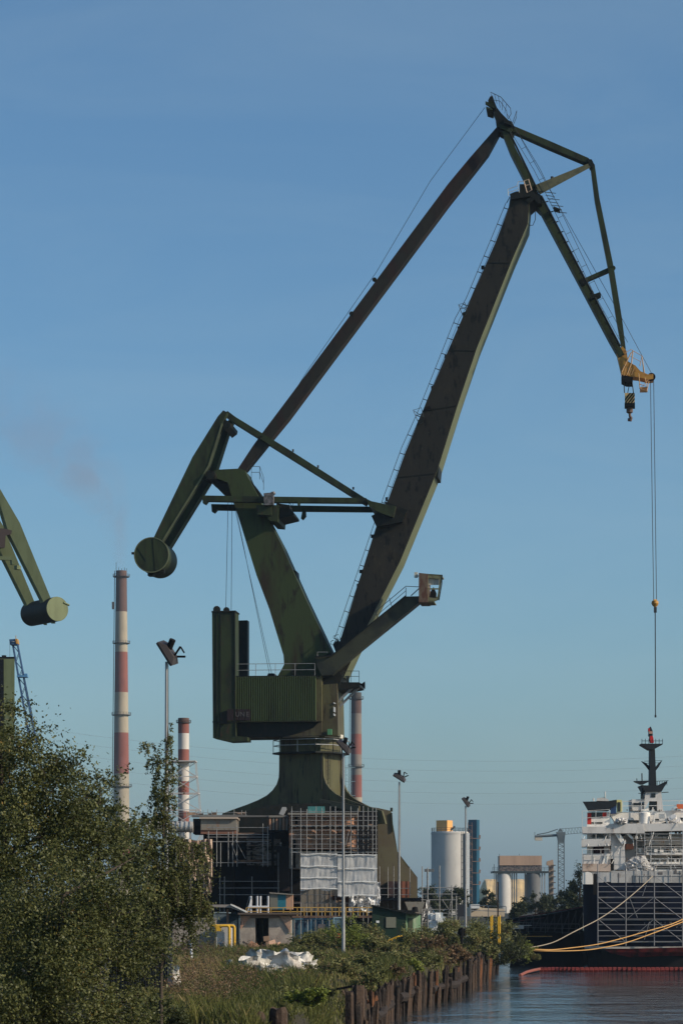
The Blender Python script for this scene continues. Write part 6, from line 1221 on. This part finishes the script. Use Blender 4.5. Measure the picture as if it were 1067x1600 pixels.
# dark corrugated panel
dp = thing('corrugated_container', (P(215,HY,96).x, 96, 0), 'black corrugated panel wall behind the near birch, white bag at its foot', 'container'); corr('corrugated_wall', 170, 1398, 262, 1570, 96, 3, mat('panel_black', (.012,.014,.02), .7), dp, 24)
# white sacks
BAG = mat('sack_white', (.60,.57,.52), .8, layers=[(1.6,(1,1,1),(.36,.32,.28),.45,.6),(5,(1,1,1),(.25,.21,.17),.62,.7)], bump=.9, bscale=4); BAGI = mat('sack_inside', (.25,.21,.17), .9)
def sack(px, py, D, w_, h_, lab):
    c_ = P(px, py, D); c_.z = 0; root = thing('sack', tuple(c_), lab, 'sack', 'white bulk sacks in the grass'); mb = MB(); rings = []; n = 26; ph = [random.uniform(0,6.28) for _ in range(6)]; tx, ty = random.uniform(-.3,.3), random.uniform(-.2,.2)
    prof_ = [(.7,-.1),(.95,.06),(1.06,.22),(1.08,.42),(1.0,.6),(.9,.74),(.93,.86),(1.0,.94),(.9,.9),(.72,.74)]
    for k,(r_, z) in enumerate(prof_):
        ring_ = []
        for i in range(n):
            a = 6.28318*i/n; f = 1+.10*math.sin(3*a+ph[0])+.07*math.sin(5*a+ph[1]+z*4)+.05*math.sin(9*a+ph[2]+z*9)+random.uniform(-.015,.015)
            zz = z+(.14*math.sin(2*a+ph[3])+.05*math.sin(5*a+ph[4]))*max(0,z)
            ring_.append(c_+Vector((w_/2*r_*f*math.cos(a)+tx*z*h_, w_/2*r_*f*math.sin(a)+ty*z*h_, h_*zz)))
        rings.append(ring_)
    mb.loft(rings, cap=False); mb.build('sack_body', BAG, root, True); mb = MB(); mb.lathe(c_+Vector((tx*h_*.7,ty*h_*.7,0)), [(w_*.40,h_*.55),(w_*.34,h_*.72),(w_*.15,h_*.86),(.02,h_*.88)], 14); mb.build('sack_fill', BAGI, root)
for (px,py,D,w_,h_,lb) in [(368,1522,134,1.1,.75,'leftmost small white sack in the grass'),(394,1528,130,1.6,1.0,'broad open white sack with grey fill, near the left of the pile'),(430,1518,135,1.5,1.25,'tall open white sack in the middle of the pile'),(455,1527,131,1.6,1.2,'largest torn white sack right of the middle'),(479,1522,134,1.0,.8,'small white sack at the right end of the pile'),(418,1524,126,1.1,.7,'flat crumpled white sack in front of the middle one'),(410,1512,141,1.3,1.15,'white sack at the back of the pile'),(442,1512,125,.9,.6,'small slumped white sack in front of the largest one'),(466,1512,141,1.2,1.0,'back white sack behind the largest torn one'),(268,1541,112,.8,1.0,'slumped white sack beside the black corrugated wall')]: sack(px,py,D,w_,h_,lb)
# green hut
gh = thing('green_hut', (P(615,HY,214).x, 214, 0), 'dark green metal hut with sloping roof and pale green end wall', 'hut')
mb = MB(); mb.prism([P(x,y,213) for x,y in [(582,1415),(634,1427),(634,1484),(582,1484)]], (0,4.5,0)); mb.build('front_wall', HUT, gh)
mb = MB(); mb.prism([P(634.1,1427,213), P(657,1430,215), P(657,1484,215), P(634.1,1484,213)], (0,2.2,0)); mb.build('end_wall', HUT2, gh)
mb = MB(); mb.prism([P(x,y,212.7) for x,y in [(581,1413.5),(634,1425),(658,1428),(658,1429.6),(634,1427),(581,1415.5)]], (0,5,0)); mb.build('roof', GD, gh)
blk('window', rect(603,1433,618.5,1449.5), 212.93, .1, mat('board_grey', (.17,.17,.13), .8), gh); blk('notice', rect(587.5,1438.5,592.5,1442), 212.93, .05, WHT, gh); blk('end_door', [(638.5,1434),(645,1434.6),(645,1455),(638.5,1455)], 213.2, .3, mat('door_olive', (.09,.10,.06), .8), gh)
mb = MB(); mb.lathe(P(627,1424,214), [(.35,0),(.35,.12)], 12); mb.lathe(P(648,1425,214), [(.3,0),(.22,.4),(.05,.45)], 12); mb.box(P(640,1425,214), (.9,.6,.3)); mb.build('roof_clutter', BLK, gh)
mb = MB(); mb.path([P(605,1470,206), P(622,1463,206), P(645,1460.5,207)], .05, 5); mb.path([P(612,1475,206), P(622,1469,206), P(645,1466,207)], .04, 5)
for x,y in [(606,1470),(612,1467.5),(618,1465),(622,1463),(629,1462),(637,1461)]: q = P(x,y,206); mb.tube(q, (q.x,q.y,max(0,q.z-1)), .04, 5)
tag(mb.build('ramp_railing', YEL2), 'yellow ramp railing at the foot of the green hut', 'railing')
mb = MB()
for x in (768.5, 780.5):
    mb.path([P(x,1474,215), P(x,1430,215)], .06, 6); mb.path([P(x-2.4,1474,214), P(x-2.4,1432,214)], .05, 6)
tag(mb.build('yellow_posts', YEL2), 'pair of yellow steel posts behind the large bush on the bank', 'posts')
rs = MB(); rs.lathe(P(530,1466,214), [(.1,-.45),(.4,-.3),(.45,0),(.4,.3),(.1,.45)], 14); tag(rs.build('red_drum', REDM, None, True), 'red round drum at the foot of the pale blue container', 'drum')
mb = MB(); mb.prism([P(x,y,205) for x,y in [(503,1462),(509,1459),(509,1476),(505,1478)]], (0,.2,0)); tag(mb.build('pale_sign', mat('sign_cream', (.5,.38,.28), .8)), 'narrow cream upright board among the bushes by blue containers', 'board')
mb = MB(); mb.prism([P(x,y,211) for x,y in [(497,1444),(508,1444),(509,1472),(498,1472)]], (0,.15,0)); tag(mb.build('leaning_door', mat('door_grey', (.11,.10,.11), .8)), 'grey door leaf leaning on the darker blue container', 'door')
rr1 = blk('red_crate', rect(607,1377,622,1402), 234.5, 2, mat('crate_dark', (.05,.03,.03), .8)); tag(rr1, 'dark crate stack on the yard deck before the portal leg', 'crate')
rr2 = blk('red_crate', rect(626,1377,639,1402.5), 234.3, 2, mat('crate_red', (.23,.09,.055), .8)); tag(rr2, 'brick-red crate right of the dark crates before the portal leg', 'crate')
yd = thing('yard_deck', (P(630,HY,232).x, 232, 0), 'raised dark deck carrying the crates right of the scaffolding', 'platform'); blk('deck', rect(594,1403,668,1407), 232, 6, NAVYD, yd); blk('deck_support', rect(597,1407,655,1470), 234, 3, mat('support_grey', (.13,.11,.09), .8, layers=[(1,(1,1,1),(.2,.15,.12),.5,.6)]), yd)
mb = MB(); mb.loft([[P(x,1409,231+d) for x,d in ((632,0),(664,0),(664,2),(632,2))], [P(x,1428,231+d) for x,d in ((640,0),(657,0),(657,2),(640,2))]]); mb.beam(P(648,1428,232), (P(648,0,232).x,232,0), .8, .8); tag(mb.build('steel_hopper', RUSTG), 'grey tapering hopper right of the green hut', 'hopper')
mb = MB(); railing(mb, [P(735,1432,250), P(790,1434,250)], 1.1, 1.6, .05); q_ = [P(735,1434,250), P(790,1436,250)]
for a_ in (735,745,762,772,788): q = P(a_,1434,250); mb.beam(q, (q.x,q.y,0), .1, .1)
tag(mb.build('quay_railing', STEEL), 'pale quay railing behind the bushes near the yellow posts', 'railing')
mb = MB()
for i in range(12): x = random.uniform(672,690); y = random.uniform(1428,1438); mb.box(P(x,y,226+random.random()*2), (random.uniform(.3,.9),.5,random.uniform(.2,.6)))
q = P(681,1438,227); mb.box((q.x,q.y,q.z/2), (1.3,1.2,q.z)); tag(mb.build('white_bundles', WHT), 'stacked white bundles under the scaffold tower', 'bundles')

# ------------------------------------------------------------------ haze
HZ = bpy.data.materials.new('haze'); HZ.use_nodes = True; t = HZ.node_tree; t.nodes.remove(t.nodes['Principled BSDF']); pv = t.nodes.new('ShaderNodeVolumePrincipled')
pv.inputs['Color'].default_value = (.55,.76,1.0,1); pv.inputs['Density'].default_value = .00007; pv.inputs['Anisotropy'].default_value = .0; t.links.new(pv.outputs[0], t.nodes['Material Output'].inputs['Volume'])
mb = MB(); mb.box((0, 4470, 133.5), (5400, 9100, 274)); tag(mb.build('haze', HZ), 'faint blue-grey haze over the far industry', 'haze', kind='stuff')
